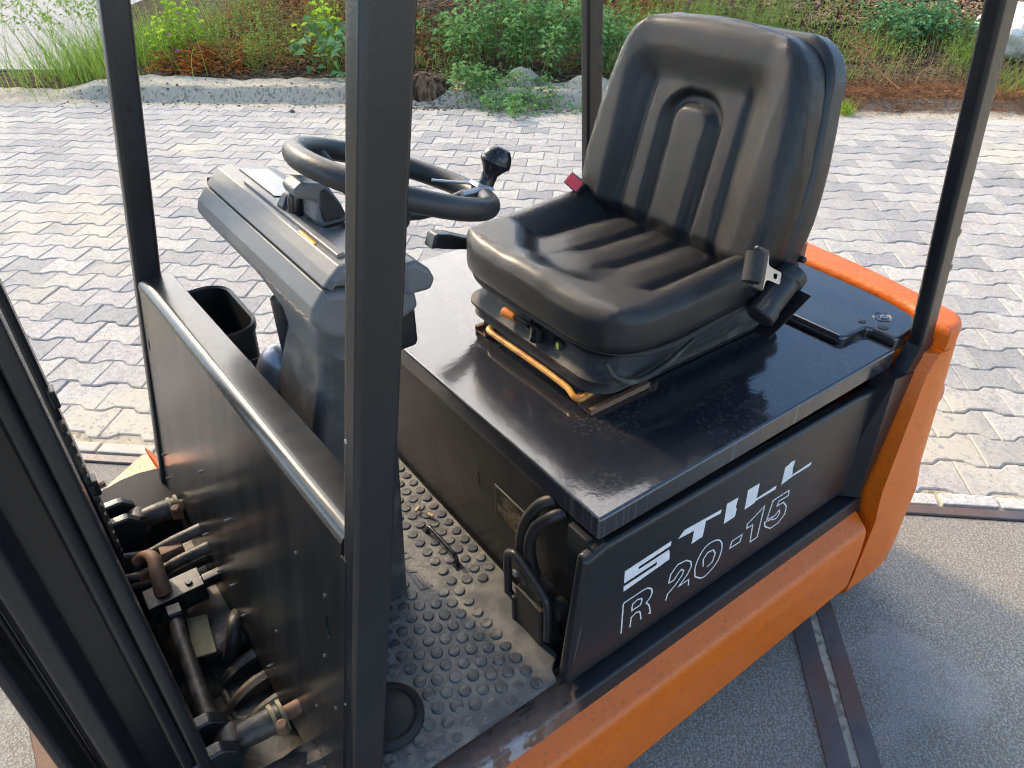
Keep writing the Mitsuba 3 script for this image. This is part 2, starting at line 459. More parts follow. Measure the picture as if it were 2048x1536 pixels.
mat('m_paper', lambda p, n, uv: mix((0.10, 0.055, 0.03), (0.42, 0.30, 0.19), smoothstep(0.35, 0.6, fbm(p.x * 150, p.y * 150, p.z * 150, 3))), 0.7, 0.3)
mat('m_yellow', (0.55, 0.55, 0.10), 0.4, 0.4)
mat('m_amber', (0.85, 0.38, 0.06), 0.4, 0.4)
mat('m_rubber_tyre', (0.018, 0.018, 0.018), 0.75, 0.3)
mat('m_butt', (0.55, 0.40, 0.22), 0.8, 0.2)


def leafmat(key, a, b, trans=0.7, rough=0.5, k=0.0):
    def col(p, n, uv):
        return mix(a, b, noise(p.x * 21 + k, p.y * 21, p.z * 21))
    scene[key] = {'type': 'principledthin', 'base_color': proc(col), 'roughness': rough, 'diff_trans': trans, 'eta': 1.35}


leafmat('m_leaf_bush', (0.125, 0.27, 0.095), (0.24, 0.42, 0.17), 0.75, 0.42)
leafmat('m_leaf_grass', (0.16, 0.30, 0.045), (0.32, 0.45, 0.11), 0.8, 0.45, 3)
leafmat('m_leaf_weed', (0.15, 0.27, 0.055), (0.29, 0.41, 0.12), 0.8, 0.5, 7)
leafmat('m_leaf_lime', (0.22, 0.40, 0.04), (0.36, 0.50, 0.08), 0.9, 0.5, 9)
leafmat('m_leaf_blue', (0.12, 0.27, 0.12), (0.22, 0.38, 0.19), 0.6, 0.45, 11)
leafmat('m_dry_straw', (0.34, 0.25, 0.11), (0.50, 0.39, 0.20), 0.4, 0.7, 13)
leafmat('m_dry_brown', (0.20, 0.10, 0.05), (0.46, 0.25, 0.13), 0.4, 0.7, 15)
leafmat('m_dry_rust', (0.42, 0.14, 0.035), (0.55, 0.24, 0.07), 0.5, 0.7, 17)
leafmat('m_flower', (0.40, 0.10, 0.42), (0.52, 0.18, 0.50), 0.5, 0.6, 19)
mat('m_twig', lambda p, n, uv: mix((0.13, 0.09, 0.065), (0.30, 0.23, 0.175), noise(p.x * 9, p.y * 9, p.z * 9)), 0.8, 0.2)
mat('m_chip', lambda p, n, uv: mix((0.20, 0.10, 0.05), (0.58, 0.40, 0.25), noise(p.x * 34, p.y * 34, p.z * 34)), 0.8, 0.2)
mat('m_sack', lambda p, n, uv: mix((0.62, 0.58, 0.56), (0.80, 0.79, 0.80), fbm(p.x * 6, p.y * 6, p.z * 6, 3)), 0.5, 0.4)

# ================================================================== the setting
# ---- sand bed under the pavers, running on into the bank and the soil behind it
def bank(u, v):
    """height of the ground behind the pavers"""
    P3 = np.stack([u, v, 0 * u], -1)
    n1 = meshkit.fbm(P3 * 3.0, 4, seed=2); n2 = meshkit.fbm(P3 * 14.0, 3, seed=5)
    on = sst(-4.75, -4.0, u)
    edge = 5.98 + 0.16 * (meshkit.fbm(P3 * np.array([1.6, 0, 0]) + 7, 3, seed=8) - 0.5) + 0.10 * sst(1.2, 2.2, u)
    lip = sst(0, 0.10, v - edge - 0.05 * (n2 - 0.5)) * (0.115 - 0.06 * sst(0.6, 1.6, u)) * on
    rise = sst(6.2, 9.6, v) * 0.62 * on * sst(-4.6, -3.2, u)
    heap = 0.35 * sst(7.6, 10.5, v) * sst(1.0, 2.6, u)
    return lip + rise + heap + (n1 - 0.5) * 0.05 * sst(5.75, 6.3, v) + (n2 - 0.5) * 0.034 * sst(5.6, 6.0, v) - 0.007


uu = np.linspace(-13, 13, 261)
vv = np.r_[np.linspace(1.66, 5.5, 24), np.linspace(5.55, 9.0, 110), np.linspace(9.1, 24, 60)]
Ug, Vg = np.meshgrid(uu, vv, indexing='ij')
P = GU * Ug[..., None] + GV * Vg[..., None]; P[..., 2] = bank(Ug, Vg)
split = 6.32
Vs = Vg[0]
k0 = np.searchsorted(Vs, split)
put('sand_bed', grid_mesh(P[:, :k0 + 1]), 'm_sand', smooth=True, kind='structure')
put('soil_bank', grid_mesh(P[:, k0:]), 'm_soil', smooth=True, kind='structure')

# ---- the yard behind the camera and the concrete apron in front
apron = rbox([-9, -7.0, -0.3], [9, 1.618, -0.002], 0.002)
put('concrete_apron', apron, 'm_apron', kind='structure', to=GT)
strip = rbox([-9, 1.620, -0.05], [9, 1.652, 0.006], 0.002)
put('steel_edge_strip', strip, 'm_rust_steel', kind='structure', to=GT)
def wavy(u0, u1, v0, v1, amp, seed, n=60):
    v = np.linspace(v0, v1, n); r = np.random.default_rng(seed)
    l = u0 + np.cumsum(r.normal(0, amp, n)) * 0.35; rr = u1 + r.normal(0, amp * 0.3, n)
    l = u0 + (l - l.mean()); q = np.r_[np.c_[l, v], np.c_[rr, v][::-1]]
    return q
rail_a = moved(prism(wavy(0.548, 0.597, -2.5, 1.605, 0.0016, 3), -0.02, 0.004, 0.0008, 1), np.eye(4))
rail_b = moved(prism(wavy(0.618, 0.660, -2.5, 1.605, 0.0012, 4), -0.02, 0.004, 0.0008, 1), np.eye(4))
put('steel_rail_strip', rail_a, 'm_rust_steel', smooth=20, kind='structure', to=GT)
put('steel_rail_strip', rail_b, 'm_rust_steel', smooth=20, kind='structure', to=GT)
gap_fill = prism([[0.594, -2.5], [0.622, -2.5], [0.622, 1.6], [0.594, 1.6]], -0.01, 0.0005, 0.0003, 1)
put('rail_gap_sand', gap_fill, 'm_sand', kind='structure', to=GT)
far = [[-30, 7.0], [-4.9, 7.0], [-5.4, 8.4], [-6.6, 10.5], [-11, 40], [-30, 40]]
put('far_road', prism(far, -0.02, 0.012, 0.002, 1), 'm_road', kind='structure', to=GT)
put('ground', grid_mesh(np.stack([*np.meshgrid(np.linspace(-220, 220, 23), np.linspace(-220, 220, 23), indexing='ij'), np.full((23, 23), -0.32)], -1)), 'm_sand', kind='structure')

# ---- the pavers: double-T concrete blocks in running bond
L2, WW, WN = 0.0985, 0.0805, 0.0565
half = [(-L2, -WW), (-0.064, -WW), (-0.036, -WN), (0.036, -WN), (0.064, -WW), (L2, -WW)]
outline = np.array(half + [(x, -y) for x, y in half[::-1]])
def paver_mesh(seed):
    r = np.random.default_rng(seed)
    o = outline + r.normal(0, 0.0009, outline.shape)
    b = 0.0045
    top = offset_poly(o, b)
    rings = [np.c_[o, np.full(12, -0.03)], np.c_[o, np.full(12, -b * 0.8)], np.c_[top, np.zeros(12)]]
    m = loft(rings, False, False)
    v2, f2 = trimesh.creation.triangulate_polygon(sg.Polygon(top), engine='earcut')
    f2 = np.asarray(f2); a = v2[f2]; area = np.cross(a[:, 1] - a[:, 0], a[:, 2] - a[:, 0])
    f2 = np.where((area < 0)[:, None], f2[:, ::-1], f2)
    return cat(m, M(np.c_[v2, np.zeros(len(v2))], f2))
PM = [paver_mesh(s) for s in range(6)]
PB = ['m_paver_a', 'm_paver_b', 'm_paver_c', 'm_paver_a', 'm_paver_b', 'm_paver_d']
PD = {(i, b): mikit.ply(PM[i], b) for i in range(6) for b in set(PB)}
labels['paving'] = {'label': 'pale double-T concrete block paving laid in rows across the yard', 'kind': 'structure'}
U0, V0 = -1.788, 1.769
cells = []
for r in range(-1, 29):
    for c in range(-32, 40):
        u = U0 - 0.1 * (r % 2) + 0.2 * c + 0.1; v = V0 + 0.1408 * r + WN
        u2 = u - 0.0134 * (u - U0); v2 = v - 0.011 * (u - U0)
        if v2 < 1.755 or v2 > 5.86 + 0.05 * math.sin(u2 * 2.3) - (0.1 if abs(u2) < 0.9 else 0):
            continue
        d = G(u2, v2) - CAM
        z = d @ FWD
        x = d @ np.cross(FWD, UP) / z; y = d @ UP / z
        if abs(x) < 0.78 and abs(y) < 0.60:
            cells.append((np.linalg.norm(d), u2, v2))
cells.sort()
def paver_to(u, v, r):
    z = r.normal(0, 0.0012)
    q = [0, 0, 0] + G(u, v, z)
    A = T().translate(q.tolist()) @ GT @ T().rotate([0, 0, 1], float(r.normal(-0.6, 0.5))) @ T().rotate([1, 0, 0], float(r.normal(0, 0.35))) @ T().rotate([0, 1, 0], float(r.normal(0, 0.35)))
    if r.random() < 0.5:
        A = A @ T().rotate([0, 0, 1], 180.0)
    return A
rest = []
for n, (d, u, v) in enumerate(cells):
    r = np.random.default_rng(1000 + n)
    A = paver_to(u, v, r); b = PB[r.integers(6)] if r.random() < 0.93 else 'm_paver_d'; k = int(r.integers(6))
    if n < 300:
        put('paving__paver', PD[(k, b)], b, to=A)
    else:
        rest.append((b, moved(PM[k], np.array(A.matrix, float))))
for b in sorted(set(PB)):
    put('paving__distant_pavers', cat(*[m for bb, m in rest if bb == b]), b, kind='stuff')

# the row of narrow edge stones along the strip
uS = -8.0; r = np.random.default_rng(5); ns = 0
while uS < 8.0:
    L = r.uniform(0.14, 0.19)
    m = rbox([uS, 1.668, -0.04], [uS + L, 1.714, 0.002 + r.normal(0, 0.0015)], 0.004)
    if -2.6 < uS < 1.9:
        put('paving__edge_stone', m, 'm_sett', to=GT); ns += 1
    uS += L + r.uniform(0.008, 0.016)

# ================================================================== the forklift
YC = -0.995
# ---- overhead guard: four leaning posts of rectangular tube with a roof frame
def post(name, a, b, y0, y1, wx, z0, z1, bend=None, label=None):
    """tube whose centre runs x = a + b z; y from y0 to y1"""
    zs = np.linspace(z0, z1, 2)
    rings = []
    rect = rounded([(-wx / 2, y0), (wx / 2, y0), (wx / 2, y1), (-wx / 2, y1)], 0.008, 4)
    for z in zs:
        rings.append(np.c_[rect[:, 0] + a + b * z, rect[:, 1], np.full(len(rect), z)])
    return part(F, name, loft(rings), 'm_black_paint', 40, label=label)
p1 = post('front_post', -0.0655, -0.1585, -0.598, -0.565, 0.052, 0.30, 2.03)
p2 = post('front_post', -0.0180, -0.1748, -1.468, -1.436, 0.048, 0.42, 2.03)
p3 = post('rear_post', -1.540, 0.2225, -0.545, -0.515, 0.046, 0.745, 2.03)
p4 = post('rear_post', -1.3151, 0.0589, -1.415, -1.385, 0.048, 0.62, 2.03)
def roofbar(y, w=0.03):
    return rbox([-1.16, y - w, 2.03], [-0.34, y + w, 2.075], 0.01)
roof = [rbox([-0.40, -1.46, 2.03], [-0.34, -0.53, 2.08], 0.01), rbox([-1.17, -1.46, 2.03], [-1.11, -0.53, 2.08], 0.01)]
roof += [rbox([-1.12, y - 0.02, 2.035], [-0.39, y + 0.02, 2.075], 0.006) for y in (-1.44, -0.55)] + \
        [rbox([-1.12, y - 0.012, 2.04], [-0.39, y + 0.012, 2.07], 0.004) for y in (-1.24, -0.995, -0.75)]
part(F, 'guard_roof', cat(*roof), 'm_black_paint', 40)
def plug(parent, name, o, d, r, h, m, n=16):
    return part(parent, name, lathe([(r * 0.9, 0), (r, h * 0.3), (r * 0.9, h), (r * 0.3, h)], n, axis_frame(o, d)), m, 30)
for z in (1.205, 1.150):
    plug(p2, 'plug', (-0.0180 - 0.1748 * z - 0.002, -1.4362, z), (0, 1, 0), 0.0075, 0.0008, 'm_gloss_black')
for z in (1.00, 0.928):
    plug(p3, 'plug', (-1.540 + 0.2225 * z - 0.016, -0.5150, z), (0, 1, 0), 0.0080, 0.0004, 'm_gloss_black')  # open holes in this post: their dark inside is drawn as thin black discs
for z in (1.20, 1.14):
    plug(p4, 'plug', (-1.3151 + 0.0589 * z - 0.017, -1.3850, z), (0, 1, 0), 0.0065, 0.0012, 'm_gloss_black')
for z in (1.04, 0.62, 0.46):
    plug(p1, 'screw', (-0.0655 - 0.1585 * z + 0.026, -0.588, z), (1, 0, 0.16), 0.0030, 0.0014, 'm_bolt')

# ---- cowl: sheet panel between the front posts, folded back along its top
SL = -0.165                                   # dx/dz of the panel's plane
yN, yF = -0.600, -1.435
def cx(z, off=0.0, y=yN):
    return -0.183 + 0.028 * (y - yN) / (yF - yN) + SL * (z - 0.903) + off
prof = []                                      # (x, z) up the face, over the fold, back along the top
for z in (0.372, 0.50, 0.65, 0.80, 0.872):
    prof.append((cx(z), z))
R0 = 0.019
cxx, czz = cx(0.880) - R0, 0.884
for a in np.linspace(6, 96, 9):
    prof.append((cxx + R0 * math.cos(math.radians(a)), czz + R0 * math.sin(math.radians(a))))
prof.append((cxx - 0.044, czz + R0 - 0.004)); prof.append((cxx - 0.048, czz + R0 - 0.012))
prof = np.array(prof)
tn = np.gradient(prof, axis=0); tn /= np.linalg.norm(tn, axis=1, keepdims=True)
prof_in = prof - np.stack([tn[:, 1], -tn[:, 0]], 1) * 0.003
loop = np.vstack([prof, prof_in[::-1]])
def cowl_ring(y):
    return np.c_[loop[:, 0] + 0.028 * (y - yN) / (yF - yN), np.full(len(loop), y), loop[:, 1]]
cowl = loft([cowl_ring(y) for y in np.linspace(yF, yN, 9)])
cm = man(cowl)
if cm.status() == m3.Error.NoError:           # two elongated holes and two small ones
    for y, z, ry, rz in ((-1.412, 0.775, 0.005, 0.013), (-0.635, 0.721, 0.008, 0.020), (-1.418, 0.815, 0.0025, 0.003), (-1.418, 0.700, 0.0025, 0.003)):
        cm = cm - m3.Manifold.cylinder(0.06, 1.0, 1.0, 24, True).scale([ry, rz, 1.0]).rotate([90, 0, 90]).translate([cx(z, 0, y), y, z])
    cowl = unman(cm)
pc = part(F, 'cowl_panel', cowl, 'm_cowl_paint', 30, label='dark sheet metal cowl panel between the front posts, shiny and mirroring orange at its foot')
nrm = np.array([1, 0, 0.165]); nrm /= np.linalg.norm(nrm)
bolts = [(-1.405, 0.521), (-1.400, 0.462), (-1.145, 0.643), (-1.318, 0.456), (-1.016, 0.624), (-1.209, 0.456), (-1.165, 0.480), (-1.165, 0.434), (-1.090, 0.448), (-1.022, 0.468),
         (-0.971, 0.438), (-0.856, 0.422), (-0.732, 0.773), (-0.644, 0.770), (-0.819, 0.540), (-0.646, 0.656), (-0.674, 0.521), (-0.612, 0.585), (-0.666, 0.427)]
for n, (y, z) in enumerate(bolts):
    h = 0.0055 if n < 12 else 0.0015
    part(pc, 'bolt', lathe([(0.0026, -0.001), (0.0026, h), (0.0020, h + 0.0008), (0.0, h + 0.0008)], 10, axis_frame((cx(z, 0, y), y, z), nrm)), 'm_bolt_dark', 30)
A = axis_frame((cxx - 0.025, -0.618, czz + R0 - 0.0028), (0.05, 0, 1))
part(pc, 'dome_screw', lathe([(0.0130, 0), (0.0122, 0.002), (0.0088, 0.0045), (0.0045, 0.0058), (0.0040, 0.0030), (0.0, 0.0030)], 24, A), 'm_bolt_dark', 50, label='domed hexagon socket screw on the top fold of the cowl')
part(F, 'cowl_flange', loft([[(cx(z) + 0.001, y, z) for y in (-0.601, -0.588)] + [(cx(z) - 0.006, y, z) for y in (-0.588, -0.601)] for z in (0.372, 0.872)]), 'm_black_paint', 30)

# ---- battery compartment: front wall, lid, side panel, inner frame
part(F, 'battery_box', cat(rbox([-1.20, -1.43, 0.30], [-0.547, -0.575, 0.722], 0.004)), 'm_dark_paint', 30)
lid_o = rounded([(-0.537, -1.450), (-0.537, -0.539), (-1.303, -0.539), (-1.300, -0.622), (-1.222, -0.622), (-1.218, -0.800), (-1.218, -1.450)],
                [0.010, 0.006, 0.006, 0.004, 0.006, 0.004, 0.010], 4)[::-1]
plid = part(F, 'battery_lid', prism(lid_o, 0.716, 0.760, 0.0055, 5), 'm_lid_paint', 40, label='glossy blue-black battery lid under the seat')
# blurred old lettering showing through the paint: short raised strokes
strokes = [[[-0.744, -0.635], [-0.752, -0.639], [-0.758, -0.635], [-0.756, -0.632], [-0.747, -0.636]], [[-0.745, -0.632], [-0.755, -0.626]], [[-0.763, -0.634], [-0.769, -0.633]], [[-0.765, -0.626], [-0.771, -0.629]], [[-0.778, -0.638], [-0.784, -0.636]], [[-0.78, -0.631], [-0.782, -0.626]], [[-0.779, -0.622], [-0.783, -0.619]], [[-0.79, -0.635], [-0.796, -0.634]], [[-0.804, -0.635], [-0.81, -0.633]], [[-0.791, -0.627], [-0.797, -0.628], [-0.807, -0.624], [-0.81, -0.625]], [[-0.792, -0.621], [-0.796, -0.62]], [[-0.804, -0.621], [-0.808, -0.62]], [[-0.817, -0.633], [-0.821, -0.626]], [[-0.753, -0.623], [-0.769, -0.619]], [[-0.75, -0.62], [-0.755, -0.618]], [[-0.746, -0.602], [-0.754, -0.605]], [[-0.752, -0.599], [-0.756, -0.599]], [[-0.744, -0.595], [-0.751, -0.595]], [[-0.763, -0.602], [-0.769, -0.602]], [[-0.762, -0.599], [-0.762, -0.596], [-0.773, -0.593]], [[-0.782, -0.604], [-0.778, -0.597], [-0.783, -0.593]], [[-0.79, -0.597], [-0.797, -0.595]], [[-0.805, -0.6], [-0.809, -0.598]], [[-0.802, -0.593], [-0.808, -0.593]], [[-0.82, -0.607], [-0.822, -0.597], [-0.822, -0.59], [-0.819, -0.59]]]
fad = []
for s in strokes:
    line = sg.LineString(s).buffer(0.0013, cap_style='flat')
    for g in getattr(line, 'geoms', [line]):
        fad.append(moved(trimesh.creation.extrude_polygon(g, 0.0006, engine='earcut'), np.array([[1, 0, 0, 0], [0, 1, 0, 0], [0, 0, 1, 0.7599], [0, 0, 0, 1.0]])))
part(plid, 'faded_lettering', cat(*fad), 'm_gloss_black', False, label='illegible old lettering showing black through the lid paint')
for x, y in ((-0.700, -1.078), (-0.690, -0.742)):
    part(plid, 'bolt_hole', lathe([(0.006, 0.0), (0.0058, 0.0008), (0.0, 0.0008)], 16, axis_frame((x + 0.012, y, 0.7601), (0, 0, 1))), 'm_gloss_black', 30)

# data plate on the front wall, with its print
dp = part(F, 'data_plate', rbox([-0.548, -0.824, 0.540], [-0.5455, -0.716, 0.616], 0.001), 'm_plate_edge', 30, label='small black and gold data plate on the battery box')
part(dp, 'face', rbox([-0.5457, -0.8215, 0.5425], [-0.5447, -0.7185, 0.6135], 0.0004), 'm_label_dark', 30)
pr = []
r = np.random.default_rng(3)
rows_ = [(0.597, -0.800, -0.742, 0.0), (0.5900, -0.795, -0.745, 0), (0.5845, -0.795, -0.735, 0), (0.5790, -0.783, -0.742, 0), (0.5735, -0.815, -0.735, 0), (0.568, -0.815, -0.740, 0), (0.562, -0.812, -0.728, 0), (0.556, -0.800, -0.724, 0), (0.550, -0.795, -0.730, 0)]
for z, a, b, _ in rows_:
    y = a
    while y < b:
        w = r.uniform(0.006, 0.016); pr.append(rbox([-0.5449, y, z - 0.0017], [-0.5441, min(y + w, b), z + 0.0014], 0.0002)); y += w + r.uniform(0.0015, 0.004)
part(dp, 'print', cat(*pr), 'm_brass_print', False)
tt = meshkit.text_mesh('STILL', 0.0085, 0.0006, bold=True)
tb = tt.bounds; tt.apply_translation([-(tb[0][0] + tb[1][0]) / 2, 0, 0]); tt.apply_scale([1.25, 1, 1])
part(dp, 'plate_lettering', moved(tt, frame([-0.5448, -0.770, 0.6015], [0, 1, 0], [0, 0, 1])), 'm_brass_print', False)
part(F, 'paint_scar', tube([(-0.5465, -0.885, 0.600), (-0.5463, -0.880, 0.590), (-0.5463, -0.880, 0.570)], [0.0016, 0.0022, 0.0010], 6), 'm_rusty', 30)
part(F, 'wall_rim', rbox([-0.549, -1.43, 0.704], [-0.5445, -0.66, 0.7085], 0.0008), 'm_black_plastic', 30)

# side panel with rounded shoulders and its lettering
pan_o = rounded([(-0.486, 0.396), (-0.487, 0.43), (-0.513, 0.688), (-0.560, 0.698), (-1.304, 0.678), (-1.318, 0.397)], [0.012, 0.01, 0.012, 0.02, 0.012, 0.004], 4)
psp = part(F, 'side_panel', plate_xz(pan_o, -0.562, -0.5365, 0.010, 5), 'm_black_paint', 40, label='black side panel lettered STILL R 20-15')
STILL = [[[-0.704, 0.613], [-0.599, 0.611], [-0.6, 0.581], [-0.675, 0.582], [-0.675, 0.574], [-0.6, 0.573], [-0.601, 0.56], [-0.706, 0.567], [-0.704, 0.586], [-0.701, 0.594], [-0.631, 0.593], [-0.63, 0.6], [-0.704, 0.602]],
         [[-0.734, 0.62], [-0.829, 0.612], [-0.827, 0.603], [-0.789, 0.608], [-0.788, 0.57], [-0.76, 0.57], [-0.761, 0.602], [-0.721, 0.607]],
         [[-0.841, 0.618], [-0.872, 0.616], [-0.87, 0.594], [-0.874, 0.586], [-0.874, 0.567], [-0.844, 0.567]],
         [[-0.897, 0.619], [-0.929, 0.618], [-0.931, 0.579], [-0.989, 0.579], [-0.988, 0.57], [-0.929, 0.574], [-0.928, 0.57], [-0.9, 0.569]],
         [[-1.003, 0.616], [-1.015, 0.619], [-1.018, 0.622], [-1.032, 0.619], [-1.03, 0.6], [-1.034, 0.588], [-1.033, 0.581], [-1.095, 0.582], [-1.093, 0.574], [-1.037, 0.576], [-1.005, 0.572]]]
MODEL = [[[-0.607, 0.445], [-0.604, 0.524], [-0.606, 0.528], [-0.631, 0.528], [-0.651, 0.528], [-0.661, 0.526], [-0.671, 0.516], [-0.674, 0.503], [-0.67, 0.492], [-0.662, 0.486], [-0.671, 0.472], [-0.677, 0.447], [-0.672, 0.449]],
         [[-0.627, 0.491], [-0.627, 0.508], [-0.638, 0.512], [-0.648, 0.508], [-0.65, 0.503], [-0.648, 0.491], [-0.627, 0.491]], [[-0.628, 0.446], [-0.628, 0.472], [-0.638, 0.477], [-0.646, 0.475], [-0.65, 0.468], [-0.654, 0.447]],
         [[-0.715, 0.499], [-0.717, 0.521], [-0.732, 0.536], [-0.754, 0.532], [-0.768, 0.519], [-0.772, 0.505], [-0.765, 0.488], [-0.746, 0.469], [-0.771, 0.469], [-0.774, 0.451]],
         [[-0.715, 0.452], [-0.717, 0.468], [-0.734, 0.479], [-0.749, 0.495], [-0.752, 0.506], [-0.744, 0.515], [-0.736, 0.508], [-0.728, 0.497], [-0.715, 0.499]],
         [[-0.789, 0.464], [-0.784, 0.492], [-0.791, 0.519], [-0.806, 0.535], [-0.829, 0.534], [-0.847, 0.52], [-0.855, 0.496], [-0.851, 0.467], [-0.834, 0.45], [-0.812, 0.445], [-0.789, 0.464]],
         [[-0.808, 0.479], [-0.804, 0.501], [-0.814, 0.513], [-0.829, 0.509], [-0.837, 0.495], [-0.834, 0.474], [-0.82, 0.469]], [[-0.881, 0.479], [-0.883, 0.497], [-0.912, 0.497], [-0.91, 0.478], [-0.881, 0.479]],
         [[-0.923, 0.506], [-0.921, 0.519], [-0.94, 0.527], [-0.965, 0.54], [-0.967, 0.455], [-0.946, 0.454], [-0.94, 0.506], [-0.923, 0.506]],
         [[-1.039, 0.539], [-0.991, 0.539], [-0.986, 0.491], [-1.012, 0.486], [-1.022, 0.495], [-1.027, 0.485], [-1.021, 0.474], [-1.006, 0.478]],
         [[-1.039, 0.539], [-1.042, 0.523], [-1.012, 0.525], [-1.01, 0.513], [-1.03, 0.512], [-1.046, 0.492], [-1.048, 0.469], [-1.032, 0.454], [-1.007, 0.454], [-0.986, 0.472], [-0.98, 0.487], [-1.007, 0.481]]]
def on_panel(shape):
    out = []
    for g in getattr(shape, 'geoms', [shape]):
        m = trimesh.creation.extrude_polygon(g, 0.0006, engine='earcut')
        out.append(moved(m, frame([0, -0.5367, 0], [1, 0, 0], [0, 0, 1]) @ np.diag([1, 1, -1, 1.0])))
    m = cat(*out)
    return m
for w in STILL:
    m = on_panel(sg.Polygon(w).buffer(0)); m.invert()
    part(psp, 'brand_letter', m, 'm_letter', False)
for w in MODEL:
    w = smooth_path(np.array(w), 5) if len(w) > 8 and w[0] == w[-1] and len(w) in (11,) else np.array(w)
    m = on_panel(sg.LineString(w).buffer(0.00135, join_style='mitre', cap_style='flat')); m.invert()
    part(psp, 'model_figure', m, 'm_letter', False)
part(psp, 'scratch', tube([(-0.5165, -0.5375, 0.562), (-0.5060, -0.5370, 0.500), (-0.5000, -0.5372, 0.455)], [0.0008, 0.0012, 0.0009], 5), 'm_bolt', 30)
# inside of the frame that shows through the gap below the panel
part(F, 'inner_frame', rbox([-1.33, -0.60, 0.36], [-0.56, -0.572, 0.40], 0.003), 'm_orange', 30)
part(F, 'rear_frame_foot', cat(hull([(-1.353, -0.513, 0.70), (-1.309, -0.513, 0.388), (-1.300, -0.513, 0.388), (-1.280, -0.513, 0.712), (-1.353, -0.56, 0.70), (-1.25, -0.56, 0.388), (-1.30, -0.56, 0.388), (-1.28, -0.56, 0.712)]),
                               hull([(-1.395, -0.515, 0.760), (-1.349, -0.515, 0.760), (-1.372, -0.515, 0.66), (-1.300, -0.515, 0.66), (-1.395, -0.545, 0.760), (-1.349, -0.545, 0.760), (-1.372, -0.545, 0.66), (-1.300, -0.545, 0.66)]),
                               rbox([-1.318, -0.60, 0.40], [-1.304, -0.52, 0.70], 0.002)), 'm_black_paint', 30)
# lid catch and rubber at the corner
part(F, 'lid_catch', cat(rbox([-0.545, -0.602, 0.658], [-0.530, -0.558, 0.706], 0.003), rbox([-0.560, -0.566, 0.660], [-0.531, -0.542, 0.700], 0.006)), 'm_hose', 30, label='black rubber lid catch at the corner of the battery box')

# ---- sill, side skirt, counterweight
sill_o = rounded([(-0.575, 0.30), (-0.516, 0.30), (-0.508, 0.340), (-0.514, 0.380), (-0.575, 0.380)][::1], [0.002, 0.002, 0.006, 0.007, 0.003], 4)
def along_x(poly, x0, x1, b=0.0015, seg=2):
    """(y, z) polygon extruded along x"""
    return plate_yz(poly, x0, x1, b, seg)
part(F, 'sill', along_x(sill_o, -1.318, 0.06), 'm_sill', 30, label='black sill with worn rusty paint beside the floor mat')
sk = rounded([(-0.545, 0.352), (-0.512, 0.350), (-0.470, 0.322), (-0.463, 0.270), (-0.468, 0.110), (-0.492, 0.088), (-0.545, 0.088)], [0.003, 0.010, 0.030, 0.05, 0.02, 0.01, 0.003], 6)
skm = along_x(sk, -1.306, 0.10, 0.006, 3)
def notch(m):                     # the rear end is cut in a shallow S and the lower edge rises towards the back
    v = m.vertices.copy(); e = v[:, 0] < -1.0
    v[e, 0] += np.interp(v[e, 2], [0.06, 0.20, 0.27, 0.35], [0.012, -0.004, 0.016, 0.0])
    low = v[:, 2] < 0.2
    v[low, 2] += np.interp(v[low, 0], [-1.31, -0.6], [0.030, 0.0]) * np.interp(v[low, 2], [0.088, 0.2], [1, 0])
    m.vertices = v
    return m
part(F, 'side_skirt', notch(skm), 'm_orange', 40, label='orange painted side skirt under the black sill')
part(F, 'side_skirt', notch(along_x(np.c_[2 * YC - sk[:, 0], sk[:, 1]][::-1], -1.306, -0.16, 0.006, 3)), 'm_orange', 40)
part(F, 'sill', along_x(np.c_[2 * YC - sill_o[:, 0], sill_o[:, 1]][::-1], -1.318, 0.02), 'm_sill', 30)

# counterweight: a casting whose plan is rounded at the back; its front edge leans along the frame
def cw_outline(z, inset=0.0):
    xf = np.interp(z, [0.05, 0.39, 0.70, 0.76, 0.80], [-1.313, -1.318, -1.362, -1.402, -1.402])
    ys = np.interp(z, [0.05, 0.34, 0.42, 0.70, 0.76, 0.80], [-0.470, -0.468, -0.478, -0.492, -0.494, -0.494])
    bx = np.interp(z, [0.05, 0.08, 0.34, 0.42, 0.60, 0.70, 0.74], [-0.038, -0.056, -0.046, -0.040, -0.030, -0.022, -0.018])
    o = np.array([(xf, ys), (-1.432 + bx * 0.5, ys + 0.002), (-1.462 + bx, ys - 0.018), (-1.476 + bx, -0.545), (-1.489 + bx, -0.610), (-1.506 + bx, -0.700), (-1.518 + bx, -0.800), (-1.524 + bx, -0.900), (-1.526 + bx, YC)])
    o = np.vstack([o, np.c_[o[:-1, 0], 2 * YC - o[:-1, 1]][::-1]])
    q = smooth_path(o, 5)
    if inset:
        c = np.array([-1.30, YC]); d = q - c; q = q - d / np.linalg.norm(d, axis=1, keepdims=True) * inset
    return q
def cw_ring(z, inset=0.0):
    q = cw_outline(z, inset)
    ring = np.vstack([q, [[-1.335, q[-1, 1] + 0.07], [-1.335, q[0, 1] - 0.07]]])
    return np.c_[ring, np.full(len(ring), z)]
rings = [cw_ring(z, i) for z, i in ((0.075, 0.030), (0.085, 0.010), (0.10, 0.003), (0.16, 0.0), (0.34, 0.0), (0.385, 0.0), (0.42, 0.0), (0.52, 0.0), (0.62, 0.0), (0.66, 0.0), (0.70, 0.0), (0.735, 0.0))]
rings += [cw_ring(0.738 + 0.004 * k, 0.05 * k) for k in (0, 1)]
pcw = part(F, 'counterweight', loft(rings, True, True), 'm_orange_cast', 40, label='orange cast counterweight at the back with rounded corners')
